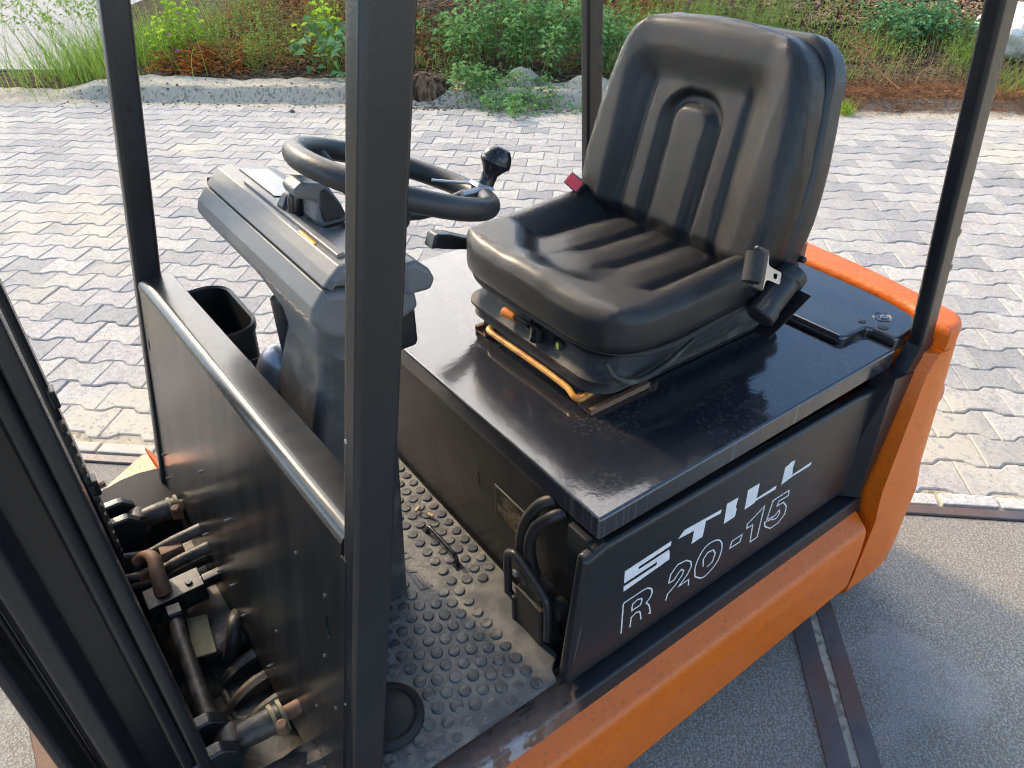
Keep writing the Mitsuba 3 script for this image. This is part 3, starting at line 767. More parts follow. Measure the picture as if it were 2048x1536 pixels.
# its raised rim, inside which the cover lies
inn = np.array([(-1.405, -0.552), (-1.425, -0.568), (-1.441, -0.620), (-1.450, -0.700), (-1.455, -0.800), (-1.457, -0.900), (-1.458, YC)])
inn = smooth_path(np.vstack([inn, np.c_[inn[:-1, 0], 2 * YC - inn[:-1, 1]][::-1]]), 4)
outp = cw_outline(0.76)
rimp = np.vstack([outp, inn[::-1]])
if not sg.Polygon(rimp).exterior.is_ccw: rimp = rimp[::-1]
part(pcw, 'rim', prism(rimp, 0.700, 0.788, 0.016, 5), 'm_orange_cast', 50)
# tail lamp mouldings at the corner
for z in (0.590, 0.285):
    for sy in (1, -1):
        y = -0.530 if sy > 0 else 2 * YC + 0.530
        e = trimesh.creation.icosphere(3); e.apply_scale([0.020, 0.036, 0.050]); e.apply_translation([-1.492 if z > 0.5 else -1.508, y, z])
        part(pcw, 'tail_lamp', e, 'm_lamp_orange', 50)

# rear cover plate, notched round the lid
cov = rounded([(-1.228, 2 * YC + 0.545), (-1.228, -0.790), (-1.232, -0.612), (-1.310, -0.608), (-1.312, -0.547), (-1.392, -0.556), (-1.422, -0.575), (-1.437, -0.625), (-1.447, -0.700), (-1.454, -0.850), (-1.455, YC),
               (-1.454, 2 * YC + 0.850), (-1.447, 2 * YC + 0.700), (-1.437, 2 * YC + 0.625), (-1.422, 2 * YC + 0.575), (-1.392, 2 * YC + 0.556)], [0.01, 0.004, 0.012, 0.012, 0.008, 0.01, 0.02, 0.03, 0.05, 0.1, 0.1, 0.1, 0.05, 0.03, 0.02, 0.01], 4)
prc = part(F, 'rear_cover', prism(cov, 0.742, 0.776, 0.007, 5), 'm_plate_paint', 40, label='glossy blue-black rear cover plate between the lid and the counterweight')
part(prc, 'recess_ring', lathe([(0.019, 0), (0.018, 0.0015), (0.011, -0.001), (0.008, -0.003), (0.0, -0.003)], 24, axis_frame((-1.365, -0.612, 0.7762), (0, 0, 1))), 'm_plate_paint', 50)
part(prc, 'bolt', lathe([(0.0075, -0.002), (0.0072, 0.003), (0.004, 0.0032), (0.0038, 0.001), (0, 0.001)], 12, axis_frame((-1.367, -0.610, 0.7755), (0, 0, 1))), 'm_bolt', 30)
for x, y, rr in ((-1.318, -0.628, 0.0085), (-1.330, -0.590, 0.0115)):
    part(prc, 'disc', lathe([(rr, 0), (rr * 0.95, 0.0016), (rr * 0.4, 0.0020), (0, 0.0020)], 20, axis_frame((x, y, 0.776), (0, 0, 1))), 'm_dark_paint', 40)

# chassis body below, so that light does not pass through
part(F, 'chassis', cat(rbox([-1.33, -1.43, 0.10], [-0.10, -0.56, 0.33], 0.01), rbox([-0.56, -1.43, 0.30], [-0.12, -0.575, 0.392], 0.004)), 'm_dark_paint', 30)
part(F, 'rear_wheel', lathe([(0.10, -0.05), (0.19, -0.05), (0.20, -0.03), (0.20, 0.03), (0.19, 0.05), (0.10, 0.05)], 32, axis_frame((-1.2, YC, 0.20), (0, 1, 0))), 'm_rubber_tyre', 30)

# ---- floor mat with its studs
mat_o = rounded([(-0.541, -0.722), (-0.541, -1.42), (-0.100, -1.42), (-0.100, -0.556), (-0.462, -0.553), (-0.478, -0.553), (-0.484, -0.572), (-0.512, -0.592), (-0.502, -0.634), (-0.504, -0.700), (-0.514, -0.722)],
                [0.004, 0.01, 0.01, 0.004, 0.002, 0.002, 0.012, 0.014, 0.01, 0.012, 0.006], 4)
pm = part(F, 'floor_mat', prism(mat_o, 0.396, 0.4085, 0.002, 2), 'm_mat', 30, label='dusty grey rubber floor mat with round studs')
r = np.random.default_rng(2); sp = []
STUDS = [mikit.ply(lathe([(rr, -0.001), (rr, 0.0016), (rr - 0.0016, 0.0032), (rr * 0.5, 0.0034), (0, 0.0034)], 12), 'm_stud', smooth=30) for rr in (0.0108, 0.0111, 0.0105)]
for i in range(18):
    for j in range(30):
        x = -0.446 + 0.0262 * (i - 3); y = -0.5665 - 0.030 * j + (0.015 if (i - 3) % 2 else 0.0)
        if x < -0.533 or x > -0.108 or y < -1.40 or y > -0.562:
            continue
        if y > -0.795 and x < -0.468 and y > -0.80 or (x < -0.455 and y > -0.60):
            continue
        if -0.425 < x < -0.372 and -0.985 < y < -0.832:
            continue
        if (x + 0.473) ** 2 + (y + 0.975) ** 2 < 0.0003 or (x + 0.477) ** 2 + (y + 0.862) ** 2 < 0.0003:
            continue
        if (x + 0.218) ** 2 + (y + 0.662) ** 2 < 0.0042:
            continue
        sp.append((np.linalg.norm(np.array([x, y, 0.41]) - CAM), x, y))
sp.sort()
for n, (d, x, y) in enumerate(sp[:300]):
    z = 0.4085 - (0.0026 if (x > -0.42 and y > -0.585) else 0.0) - r.uniform(0, 0.0005)
    put(pm + '__stud', STUDS[n % 3], 'm_stud', to=T().translate([x + r.normal(0, 4e-4), y + r.normal(0, 4e-4), z]))
more = [moved(lathe([(0.0108, -0.001), (0.0108, 0.0016), (0.0092, 0.0032), (0, 0.0034)], 12), np.array(T().translate([x, y, 0.4085]).matrix, float)) for d, x, y in sp[300:]]
if more:
    put(pm + '__distant_studs', cat(*more), 'm_stud', 30, kind='stuff')
# raised lines of the moulded symbols
def ridge(poly, w=0.0014, h=0.0016, m='m_stud'):
    g = sg.LineString(poly).buffer(w, cap_style='flat', join_style='mitre')
    mm = trimesh.creation.extrude_polygon(g, h, engine='earcut'); mm.apply_translation([0, 0, 0.4083]); return mm
sym = [ridge([(-0.398, -0.957), (-0.414, -0.950), (-0.412, -0.937), (-0.394, -0.939)]), ridge([(-0.391, -0.959), (-0.389, -0.911)]), ridge([(-0.396, -0.940), (-0.410, -0.938)], 0.0022),
       ridge([(-0.390, -0.905), (-0.388, -0.853), (-0.402, -0.849), (-0.405, -0.896), (-0.390, -0.905)]), ridge([(-0.397, -0.890), (-0.398, -0.853)]), ridge([(-0.411, -0.893), (-0.410, -0.848)], 0.0018)]
part(pm, 'moulded_symbol', cat(*sym), 'm_stud', False)
part(F, 'floor_handle', tube([(-0.4745, -0.975, 0.405), (-0.4745, -0.972, 0.424), (-0.4755, -0.955, 0.431), (-0.477, -0.880, 0.431), (-0.4775, -0.866, 0.424), (-0.4775, -0.863, 0.405)], 0.0042, 10, 6), 'm_gloss_black', 50, label='black grab handle folded flat into the floor mat')
for y in (-0.979, -0.859):
    part(pm, 'handle_slot', rbox([-0.484, y - 0.010, 0.4078], [-0.468, y + 0.010, 0.4092], 0.0006), 'm_gloss_black', 30)
part(F, 'foot_switch', lathe([(0.060, 0.0), (0.059, 0.006), (0.050, 0.011), (0.046, 0.010), (0.043, 0.008), (0.030, 0.012), (0.0, 0.013)], 40, axis_frame((-0.215, -0.662, 0.4085), (0, 0, 1))), 'm_hose', 40, label='round black rubber foot switch on the floor mat')
part(F, 'sill_gap_strip', rbox([-0.48, -0.575, 0.388], [0.0, -0.560, 0.393], 0.001), 'm_gloss_black', 30)

# ---- battery plug with its grab handle and the two cables
hb = [(-0.500, -0.722, 0.452), (-0.500, -0.722, 0.545), (-0.500, -0.708, 0.566), (-0.500, -0.690, 0.569), (-0.500, -0.625, 0.545), (-0.500, -0.608, 0.525), (-0.500, -0.606, 0.440)]
pb = part(F, 'battery_connector', cat(rbox([-0.540, -0.695, 0.385], [-0.494, -0.618, 0.500], 0.006), rbox([-0.536, -0.700, 0.400], [-0.490, -0.690, 0.470], 0.003)), 'm_hose', 30, label='grey black battery plug with a loop handle below the lid')
part(pb, 'handle', tube(hb, 0.0075, 10, 5), 'm_black_plastic', 50)
part(pb, 'handle_foot', tube([(-0.500, -0.722, 0.456), (-0.502, -0.700, 0.446), (-0.505, -0.690, 0.450)], 0.0065, 8, 4), 'm_black_plastic', 50)
part(pb, 'contact_block', cat(rbox([-0.534, -0.685, 0.490], [-0.502, -0.628, 0.535], 0.004), rbox([-0.520, -0.690, 0.528], [-0.506, -0.680, 0.540], 0.002)), 'm_grease', 30)
part(pb, 'clip', rbox([-0.500, -0.700, 0.522], [-0.494, -0.690, 0.536], 0.0015), 'm_grey_metal', 30)
part(pb, 'gland', rbox([-0.545, -0.625, 0.480], [-0.515, -0.596, 0.510], 0.006), 'm_hose', 30)
for k, pts in enumerate(([(-0.546, -0.650, 0.712), (-0.528, -0.668, 0.695), (-0.520, -0.695, 0.640), (-0.520, -0.708, 0.575), (-0.520, -0.692, 0.510), (-0.520, -0.675, 0.470)],
                         [(-0.548, -0.628, 0.700), (-0.528, -0.640, 0.690), (-0.520, -0.668, 0.650), (-0.518, -0.682, 0.590), (-0.520, -0.668, 0.530), (-0.522, -0.640, 0.480)])):
    part(F, 'battery_cable', tube(pts, 0.0105, 14, 8), 'm_hose', 50, label='thick black battery cable curving down to the plug' if k == 0 else None)

# ---- steering column and dash console
def yz_ring(x0, x1, y0, y1, z, r=0.02):
    q = rounded([(x0, y0), (x1, y0), (x1, y1), (x0, y1)], r, 4)
    return np.c_[q, np.full(len(q), z)]
col = loft([yz_ring(-0.37, -0.188, -1.060, -0.862, 0.40), yz_ring(-0.385, -0.218, -1.048, -0.866, 0.62), yz_ring(-0.395, -0.244, -1.044, -0.868, 0.774), yz_ring(-0.405, -0.264, -1.036, -0.869, 0.861),
            yz_ring(-0.425, -0.292, -1.022, -0.869, 0.955), yz_ring(-0.43, -0.300, -1.016, -0.868, 0.985), yz_ring(-0.43, -0.29, -1.02, -0.868, 1.02)])
pcl = part(F, 'steering_column', col, 'm_column', 40, label='dark grey plastic steering column with a textured front')
def across(poly, y0, y1, b, name, m='m_grey_plastic', parent=None, seg=6, sm=50, **k):
    p = np.array(poly, float)
    if not sg.Polygon(p).exterior.is_ccw: p = p[::-1]
    return part(parent or F, name, plate_xz(p, y0, y1, b, seg), m, sm, **k)
lowp = rounded([(-0.2875, 1.0975), (-0.270, 1.078), (-0.264, 1.060), (-0.272, 1.040), (-0.300, 1.018), (-0.360, 1.010), (-0.420, 1.030), (-0.415, 1.072)], [0.002, 0.012, 0.012, 0.012, 0.02, 0.03, 0.01, 0.002], 4)
uppp = rounded([(-0.2870, 1.1005), (-0.300, 1.113), (-0.314, 1.1245), (-0.336, 1.126), (-0.392, 1.112), (-0.416, 1.098), (-0.4155, 1.076)], [0.002, 0.02, 0.006, 0.02, 0.015, 0.01, 0.002], 4)
pd = across(lowp, -1.300, -0.805, 0.012, 'dash_console', label='light grey plastic dash console lying across the truck under the steering wheel')
across(uppp, -1.294, -0.806, 0.010, 'upper_shell', parent=pd)
across(rounded([(-0.321, 1.1235), (-0.321, 1.1300), (-0.332, 1.1315), (-0.334, 1.1235)], 0.003, 3), -1.18, -0.83, 0.003, 'raised_strip', parent=pd)
across([(-0.338, 1.122), (-0.338, 1.1275), (-0.386, 1.1160), (-0.386, 1.110)], -1.25, -1.09, 0.001, 'display_panel', 'm_gloss_black', pd)
across([(-0.3145, 1.1235), (-0.3145, 1.1262), (-0.3195, 1.1264), (-0.3195, 1.1235)], -0.945, -0.890, 0.0005, 'amber_sticker', 'm_amber', pd, label='small amber sticker on the dash')
def neck(x0, x1, y0, y1, z, r=0.03):
    return yz_ring(x0, x1, y0, y1, z, r)
part(pcl, 'column_neck', loft([neck(-0.428, -0.2915, -1.024, -0.8685, 0.950), neck(-0.428, -0.291, -1.040, -0.860, 0.985), neck(-0.428, -0.284, -1.085, -0.835, 1.015), neck(-0.426, -0.277, -1.140, -0.825, 1.036), neck(-0.42, -0.276, -1.16, -0.82, 1.046)]), 'm_grey_plastic', 50)
part(pd, 'rotary_knob', lathe([(0.0235, 0), (0.0245, 0.012), (0.0165, 0.025), (0.0130, 0.028), (0.0, 0.029)], 8, axis_frame((-0.345, -1.030, 1.1205), (-0.1, 0, 1))), 'm_black_plastic', 20, label='faceted black knob on the dash')
part(pd, 'switch_boot', loft([yz_ring(-0.392, -0.336, -0.988, -0.930, 1.095, 0.02), yz_ring(-0.388, -0.342, -0.986, -0.934, 1.116, 0.02), yz_ring(-0.386, -0.344, -0.984, -0.936, 1.122, 0.018)]), 'm_black_plastic', 40)
grip = np.array([(-0.394, 1.120), (-0.348, 1.120), (-0.343, 1.132), (-0.350, 1.158), (-0.322, 1.170), (-0.320, 1.182), (-0.334, 1.190), (-0.368, 1.180), (-0.384, 1.150)])
across(rounded(grip, 0.005, 3), -0.945, -0.992, 0.006, 'control_lever', parent=pd, seg=4, sm=40, label='grey angled control lever under the steering wheel')
across(rounded(np.array([(-0.388, 1.128), (-0.354, 1.128), (-0.351, 1.150), (-0.356, 1.173), (-0.366, 1.175), (-0.382, 1.148)]), 0.006, 3), -0.9425, -0.947, 0.002, 'lever_cap', 'm_black_plastic', pd, 3, 40)
for (x, y, z, rr, h) in ((-0.335, -1.005, 1.110, 0.012, 0.050), (-0.402, -0.915, 1.060, 0.018, 0.052), (-0.425, -1.000, 1.065, 0.015, 0.060)):
    part(pd, 'lever_knob', lathe([(rr * 0.8, 0), (rr, h * 0.4), (rr, h * 0.8), (rr * 0.8, h * 0.95), (rr * 0.5, h), (0, h)], 20, axis_frame((x, y, z), (-0.15, 0, 1))), 'm_gloss_black', 50)
across(rounded(np.array([(-0.385, 1.118), (-0.405, 1.118), (-0.425, 1.100), (-0.432, 1.084), (-0.424, 1.070), (-0.385, 1.072)]), 0.008, 3), -0.775, -0.86, 0.008, 'stalk_paddle', parent=pd, seg=4, sm=40)
part(pcl, 'column_shroud', cat(rbox([-0.445, -1.00, 0.930], [-0.40, -0.865, 1.005], 0.010)), 'm_dark_paint', 30)
WC = np.array([-0.474, -0.950, 1.165]); AL = 0.374
WN_ = np.array([-math.sin(AL), 0, math.cos(AL)]); WA = np.array([math.cos(AL), 0, math.sin(AL)]); WB = np.array([0, 1.0, 0])
def wp(rad, ang, h=0.0):
    return WC + (math.cos(ang) * WA + math.sin(ang) * WB) * rad + WN_ * h
ang = np.linspace(0, 2 * np.pi, 73)[:-1]; s = np.linspace(0, 2 * np.pi, 19)[:-1]
Rr, rr_ = 0.143, 0.0165
pts = np.array([[WC + (math.cos(a) * WA + math.sin(a) * WB) * (Rr + rr_ * math.cos(b)) + WN_ * (rr_ * math.sin(b)) for b in s] for a in ang])
n, m_ = pts.shape[:2]
i, j = np.meshgrid(np.arange(n), np.arange(m_), indexing='ij')
q = np.stack([i * m_ + j, ((i + 1) % n) * m_ + j, ((i + 1) % n) * m_ + (j + 1) % m_, i * m_ + (j + 1) % m_], -1).reshape(-1, 4)
tor = M(pts.reshape(-1, 3), np.vstack([q[:, [0, 1, 2]], q[:, [0, 2, 3]]]))
if tor.volume < 0: tor.invert()
pw = part(F, 'steering_wheel', tor, 'm_rim', True, label='black steering wheel with a spinner knob on its rim')
for a in (math.radians(180), math.radians(55), math.radians(-60)):
    part(pw, 'spoke', tube([wp(0.02, a, -0.050), wp(0.07, a, -0.040), wp(0.125, a, -0.010), wp(0.143, a, 0.0)], [0.013, 0.011, 0.010, 0.010], 10, 5), 'm_rim', 50)
part(pw, 'hub', lathe([(0.030, -0.075), (0.036, -0.060), (0.034, -0.040), (0.022, -0.034), (0, -0.033)], 28, axis_frame(WC, WN_)), 'm_rim', 50)
ka = math.radians(172)
part(pw, 'knob_bracket', cat(hull([wp(0.128, ka - 0.12, 0.0145), wp(0.128, ka + 0.12, 0.0145), wp(0.158, ka - 0.12, 0.0145), wp(0.158, ka + 0.12, 0.0145), wp(0.13, ka - 0.10, 0.0195), wp(0.13, ka + 0.10, 0.0195), wp(0.156, ka - 0.10, 0.0195), wp(0.156, ka + 0.10, 0.0195)]),
                             tube([wp(0.140, ka + 0.05, 0.016), wp(0.075, ka + 0.35, 0.004)], 0.0022, 6, 4, False), tube([wp(0.145, ka - 0.10, 0.015), wp(0.105, ka - 0.18, 0.0)], 0.006, 8, 4, False)), 'm_grey_metal', 30)
part(pw, 'spinner_knob', lathe([(0.0135, 0.014), (0.0120, 0.026), (0.0125, 0.038), (0.0185, 0.047), (0.0240, 0.053), (0.0245, 0.058), (0.0235, 0.0595), (0.0240, 0.061), (0.0215, 0.070), (0.0155, 0.078), (0.0105, 0.0795), (0.0, 0.080)], 30, axis_frame(wp(0.146, ka), WN_ + np.array([-0.14, 0.08, 0]))), 'm_gloss_black', 40, label='black mushroom spinner knob on the wheel rim')
part(F, 'steering_shaft', cat(tube([WC - WN_ * 0.06, WC - WN_ * 0.12 + np.array([0.03, 0, -0.02]), (-0.42, -0.95, 0.98)], [0.026, 0.030, 0.045], 14, 5)), 'm_black_plastic', 50)

# pieces on the far side of the column
part(F, 'motor_cover', tube([(-0.268, -1.075, 0.56), (-0.270, -1.075, 0.68), (-0.275, -1.070, 0.80), (-0.285, -1.065, 0.865), (-0.292, -1.06, 0.885)], [0.045, 0.050, 0.048, 0.034, 0.012], 20, 5), 'm_grey_metal', 50)
part(F, 'column_duct', tube([(-0.300, -1.030, 0.850), (-0.300, -1.030, 0.99)], [0.020, 0.020], 12, 2, False), 'm_black_plastic', 50)
# storage bin and the flaps below it
def bin_ring(z, g):
    q = rounded([(-0.305 - g, -1.440 - g), (-0.185 + g, -1.440 - g), (-0.185 + g, -1.225 + g), (-0.305 - g, -1.225 + g)], 0.045 + g, 6)
    return np.c_[q, np.full(len(q), z)]
rings = [bin_ring(0.45, -0.012), bin_ring(0.80, -0.002), bin_ring(0.832, 0.0), bin_ring(0.834, 0.004), bin_ring(0.848, 0.004), bin_ring(0.850, 0.001), bin_ring(0.846, -0.003), bin_ring(0.80, -0.006), bin_ring(0.46, -0.016)]
part(F, 'storage_bin', loft(rings), 'm_black_plastic', 40, label='black open plastic bin behind the cowl on the far side')
part(F, 'cowl_bracket', cat(rbox([-0.300, -1.20, 0.745], [-0.235, -1.196, 0.80], 0.001), rbox([-0.300, -1.198, 0.70], [-0.297, -1.13, 0.80], 0.001), rbox([-0.27, -1.12, 0.70], [-0.225, -1.06, 0.745], 0.002)), 'm_black_plastic', 30)

# ---- the seat: cushion, backrest, shell, suspension
SY = -0.930
S_ = F + '__seat'
labels[S_] = {'label': 'black moulded vinyl driver seat with belt on a suspension base'}
def cushion():
    nu, nv = 121, 101
    u = np.sin(np.linspace(-np.pi / 2, np.pi / 2, nu)); u = 0.45 * u + 0.55 * np.linspace(-1, 1, nu)
    v = np.sin(np.linspace(-np.pi / 2, np.pi / 2, nv)); v = 0.45 * v + 0.55 * np.linspace(-1, 1, nv)
    Uc, Vc = np.meshgrid(u, v, indexing='ij')               # u: depth (-1 rear .. 1 front), v: across
    f = 1 / np.power(1 + 0.55 * (np.abs(Uc) ** 5 * np.abs(Vc) ** 5), 1 / 3.2)
    fr = sst(-0.1, 0.9, Uc)
    X = -0.914 + 0.230 * Uc * (f * fr + (1 - fr))
    Y = SY + 0.245 * Vc * (f * fr + (1 - fr))
    de = np.minimum((1 - np.abs(Uc)) * 0.230, (1 - np.abs(Vc)) * 0.245)
    a = np.abs(Vc)
    # rim: a raised roll along both sides and round the front corners, the pan lies lower inside it
    rim = np.maximum(sst(0.62, 0.84, a), sst(0.52, 0.80, Uc + 0.30 * sst(0.25, 0.8, a) - 0.10 * (1 - sst(0.0, 0.30, a))))
    z = 0.9330 + 0.004 * Uc + 0.026 * rim + 0.016 * sst(0.5, 0.9, a) * sst(0.6, -0.5, Uc)
    hump = (1 - sst(0.12, 0.34, a)) * sst(0.05, 0.45, Uc)
    z = z + 0.010 * hump * (1 - 0.6 * rim)
    ribs = -0.010 * np.exp(-((a - 0.19) / 0.045) ** 2) - 0.012 * np.exp(-((a - 0.60) / 0.050) ** 2) + 0.005 * np.exp(-((a - 0.39) / 0.10) ** 2) + 0.004 * np.exp(-(a / 0.10) ** 2)
    z = z + ribs * sst(0.50, 0.10, Uc)
    z = z - 0.010 * sst(-0.70, -1.0, Uc)
    R = 0.040
    t = np.clip(1 - de / R, 0, 1)
    z = z - R * (1 - np.sqrt(np.clip(1 - t ** 2.2, 0, 1)))
    top = grid_mesh(np.stack([X, Y, z], -1))
    if top.face_normals[len(top.faces) // 2][2] < 0:
        top.invert()
    idx = np.arange(nu * nv).reshape(nu, nv)
    loop = np.r_[idx[0, :-1], idx[:-1, -1], idx[-1, :0:-1], idx[:0:-1, 0]]
    edge = np.stack([X.ravel(), Y.ravel(), z.ravel()], 1)[loop]
    cen = np.array([-0.914, SY, 0])
    rings = [edge]
    for zz, k_ in ((0.902, 1.003), (0.890, 0.998), (0.882, 0.975), (0.878, 0.92)):
        e = edge.copy(); e[:, :2] = cen[:2] + (e[:, :2] - cen[:2]) * k_
        e[:, 2] = np.minimum(zz + np.interp(e[:, 0], [-1.15, -0.90, -0.72], [0.012, 0.004, 0.0]), edge[:, 2] - 0.002 * (1 + 3 * (1 - k_)))
        rings.append(e)
    side = loft(rings, False, True)
    if (side.face_normals[0] @ (side.triangles_center[0] - np.array([-0.914, SY, 0.9]))) < 0:
        side.invert()
    m = cat(top, side); m.merge_vertices(digits_vertex=6)
    return m
part(S_, 'cushion', cushion(), 'm_vinyl', 60)
# piping under the cushion
th = np.linspace(0, 2 * np.pi, 120)
sx = np.sign(np.cos(th)) * np.abs(np.cos(th)) ** 0.42; sy = np.sign(np.sin(th)) * np.abs(np.sin(th)) ** 0.42
pip = np.stack([-0.916 + 0.222 * sx, SY + 0.236 * sy, 0.877 + 0.010 * (sx < 0) + 0.004 * np.sin(th * 3)], 1)
part(S_, 'piping', tube(pip, 0.0055, 8, 1), 'm_web', 50)
# backrest in its own leaning plane
B0 = np.array([-1.072, SY, 0.915]); B1 = np.array([-1.166, SY, 1.297])
BL = np.linalg.norm(B1 - B0); BU = (B1 - B0) / BL; BNn = np.array([BU[2], 0, -BU[0]])
def half_w(b):
    return np.interp(b, [0.0, 0.05, 0.12, 0.20, 0.28, 0.33, 0.36, 0.385, 0.394], [0.238, 0.246, 0.249, 0.240, 0.222, 0.206, 0.190, 0.150, 0.08])
def backrest(front=True):
    na, nb = 111, 121
    tb = np.linspace(0, 1, nb); bb = BL * (1 - (1 - tb) ** 1.35)
    a = np.linspace(-1, 1, na); a = np.sign(a) * (1 - (1 - np.abs(a)) ** 1.3)
    A_, B_ = np.meshgrid(a, bb, indexing='ij')
    # plan: rounded top corners by a superellipse near the top
    W = np.interp(B_, [0.0, 0.05, 0.12, 0.20, 0.28, 0.33, BL], [0.238, 0.246, 0.249, 0.241, 0.226, 0.214, 0.205])
    tt_ = np.clip((B_ - (BL - 0.085)) / 0.085, 0, 1)
    Wc = W - 0.085 + 0.085 * np.sqrt(np.clip(1 - tt_ ** 2.4, 0, 1)) * 1.0
    Wc = np.where(tt_ > 0, Wc, W)
    Y = A_ * Wc
    crown = 0.010 * (1 - A_ ** 2) * sst(BL - 0.05, BL, B_)
    x = np.abs(Y)
    h = 0.052 + 0.0 * x
    h = h + sst(0.122, 0.185, x) * 0.020 + sst(0.275, 0.345, B_) * 0.014 * (1 - sst(0.12, 0.18, x)) - 0.018 * sst(0.04, 0.0, B_)
    # a channel runs round the lumbar rib; a crease marks each side roll
    qx, qb = np.maximum(x - 0.014, 0), np.maximum(B_ - 0.222, 0)
    d = np.hypot(qx, qb) - 0.024
    h = h - 0.017 * np.exp(-(np.maximum(np.abs(d - 0.018) - 0.004, 0) / 0.0085) ** 2) * sst(-0.02, 0.05, B_)
    h = h - 0.007 * np.exp(-((x - 0.121 + 0.05 * (B_ - 0.15)) / 0.0085) ** 2) * (1 - sst(0.27, 0.31, B_))
    h = h - 0.006 * np.exp(-((B_ - 0.30) / 0.040) ** 2) * (1 - sst(0.10, 0.16, x))
    de = np.minimum(Wc - x, (BL - B_) + 1e-4)
    R = 0.034
    t = np.clip(1 - de / R, 0, 1)
    h = h - R * (1 - np.sqrt(np.clip(1 - t ** 2.2, 0, 1)))
    P = B0 + BU * (B_ + crown)[..., None] + BNn * h[..., None] + np.array([0, 1.0, 0]) * Y[..., None]
    top = grid_mesh(P)
    if top.face_normals[len(top.faces) // 2] @ BNn < 0:
        top.invert()
    idx = np.arange(na * nb).reshape(na, nb)
    loop = np.r_[idx[0, :-1], idx[:-1, -1], idx[-1, :0:-1], idx[:0:-1, 0]]
    edge = P.reshape(-1, 3)[loop]
    back = []
    for hh, k in ((0.004, 1.0), (-0.002, 0.985)):
        e = edge - BNn * ((edge - B0) @ BNn)[:, None] + BNn * hh
        c = B0 + BU * BL / 2; e = c + (e - c) * np.array([1, k, 1])
        back.append(e)
    side = loft([edge] + back, False, True)
    m = cat(top, side); m.merge_vertices(digits_vertex=6)
    trimesh.repair.fix_normals(m)
    return m
part(S_, 'backrest', backrest(), 'm_vinyl', 60)
# hard shell behind the backrest, a little larger
def shell_outline(g):
    bs = np.linspace(-0.055, BL - 0.085, 12); q = []
    for b in bs:
        w = float(np.interp(b, [-0.055, 0.0, 0.05, 0.12, 0.20, 0.28, 0.33, BL], [0.205, 0.236, 0.248, 0.251, 0.243, 0.228, 0.216, 0.207])) + g
        q.append((w, b))
    w1 = q[-1][0]
    for a in np.linspace(8, 82, 9):
        q.append((w1 - 0.085 + 0.085 * math.cos(math.radians(a)), BL - 0.085 + (0.085 + 0.008 + g) * math.sin(math.radians(a))))
    q = np.array(q)
    return np.vstack([q, np.c_[-q[::-1, 0], q[::-1, 1]]])
sh = prism(shell_outline(0.002), -0.056, 0.000, 0.014, 5)
part(S_, 'back_shell', moved(sh, frame(B0, [0, 1, 0], BU)), 'm_black_plastic', 40)
part(S_, 'shell_label', moved(prism(np.array([(0, 0), (0.030, 0.004), (0.024, 0.040), (0.006, 0.030)]), 0, 0.0006, 0.0002, 1), frame((-1.128, SY + 0.2455, 0.935), [-0.94, -0.18, -0.05], [-0.25, 0, 0.97])), 'm_rusty', 20)

# suspension base: rubber bellows on two rails
def bel_ring(z, gx, gy, r=0.05):
    q = rounded([(-1.205 - gx, SY - 0.188 - gy), (-0.715 + gx, SY - 0.188 - gy), (-0.715 + gx, SY + 0.188 + gy), (-1.205 - gx, SY + 0.188 + gy)], r, 7)
    return np.c_[q, np.full(len(q), z)]
bel = [(0.786, 0.000, 0.000), (0.788, 0.014, 0.012), (0.794, 0.020, 0.016), (0.803, 0.016, 0.014), (0.812, 0.020, 0.016), (0.818, 0.026, 0.020), (0.823, 0.026, 0.020), (0.828, 0.018, 0.014), (0.842, 0.004, 0.004),
       (0.852, 0.000, 0.000), (0.858, 0.010, 0.010), (0.864, 0.012, 0.012), (0.868, 0.0, 0.0), (0.885, -0.02, -0.02)]
part(S_, 'bellows', loft([bel_ring(*q) for q in bel]), 'm_bellows', 40, label='dusty rubber bellows of the seat suspension')
part(S_, 'flap', tube([(-0.712, SY + 0.20, 0.862), (-0.725, SY + 0.214, 0.835), (-0.765, SY + 0.224, 0.818), (-0.830, SY + 0.226, 0.826), (-0.900, SY + 0.222, 0.850)], [0.004, 0.006, 0.006, 0.006, 0.003], 8, 6), 'm_bellows', 50)
part(S_, 'base_pan', cat(rbox([-1.19, SY - 0.155, 0.764], [-0.705, SY + 0.155, 0.790], 0.004), rbox([-1.20, SY + 0.150, 0.7625], [-0.770, SY + 0.182, 0.796], 0.003)), 'm_dark_paint', 30)
def rail(y, s):
    c = [(-0.017, 0.0), (-0.017, 0.018), (-0.025, 0.018), (-0.025, 0.0165), (-0.0185, 0.0165), (-0.0185, -0.0015), (0.0185, -0.0015), (0.0185, 0.010), (0.010, 0.010), (0.010, 0.0085), (0.017, 0.0085), (0.017, 0.0)]
    c = np.array(c) * [s, 1] + [y, 0.7625]
    if s < 0: c = c[::-1]
    return plate_yz(c, -0.83, -0.690, 0.0004, 1)
part(S_, 'slide_rail', rail(-0.752, 1), 'm_rusty', 20, label='rusty seat slide rail nearest the lettered side')
part(S_, 'slide_rail', rail(-1.075, -1), 'm_rusty', 20)
part(S_, 'rail_bolt', lathe([(0.009, 0), (0.0085, 0.004), (0.004, 0.0055), (0, 0.006)], 12, axis_frame((-0.712, -0.742, 0.762), (0, 0, 1))), 'm_rusty', 30)
ident = part(S_, 'base_label', rbox([-0.865, SY + 0.1815, 0.769], [-0.795, SY + 0.1835, 0.790], 0.0004), 'm_paper', 30, label='worn maker label on the side of the seat base')
tm = meshkit.text_mesh('ISRI', 0.008, 0.0005, bold=True)
part(S_, 'label_lettering', moved(tm, frame((-0.798, SY + 0.1836, 0.7805), [-1, 0, 0], [0, 0, 1])), 'm_gloss_black', False)
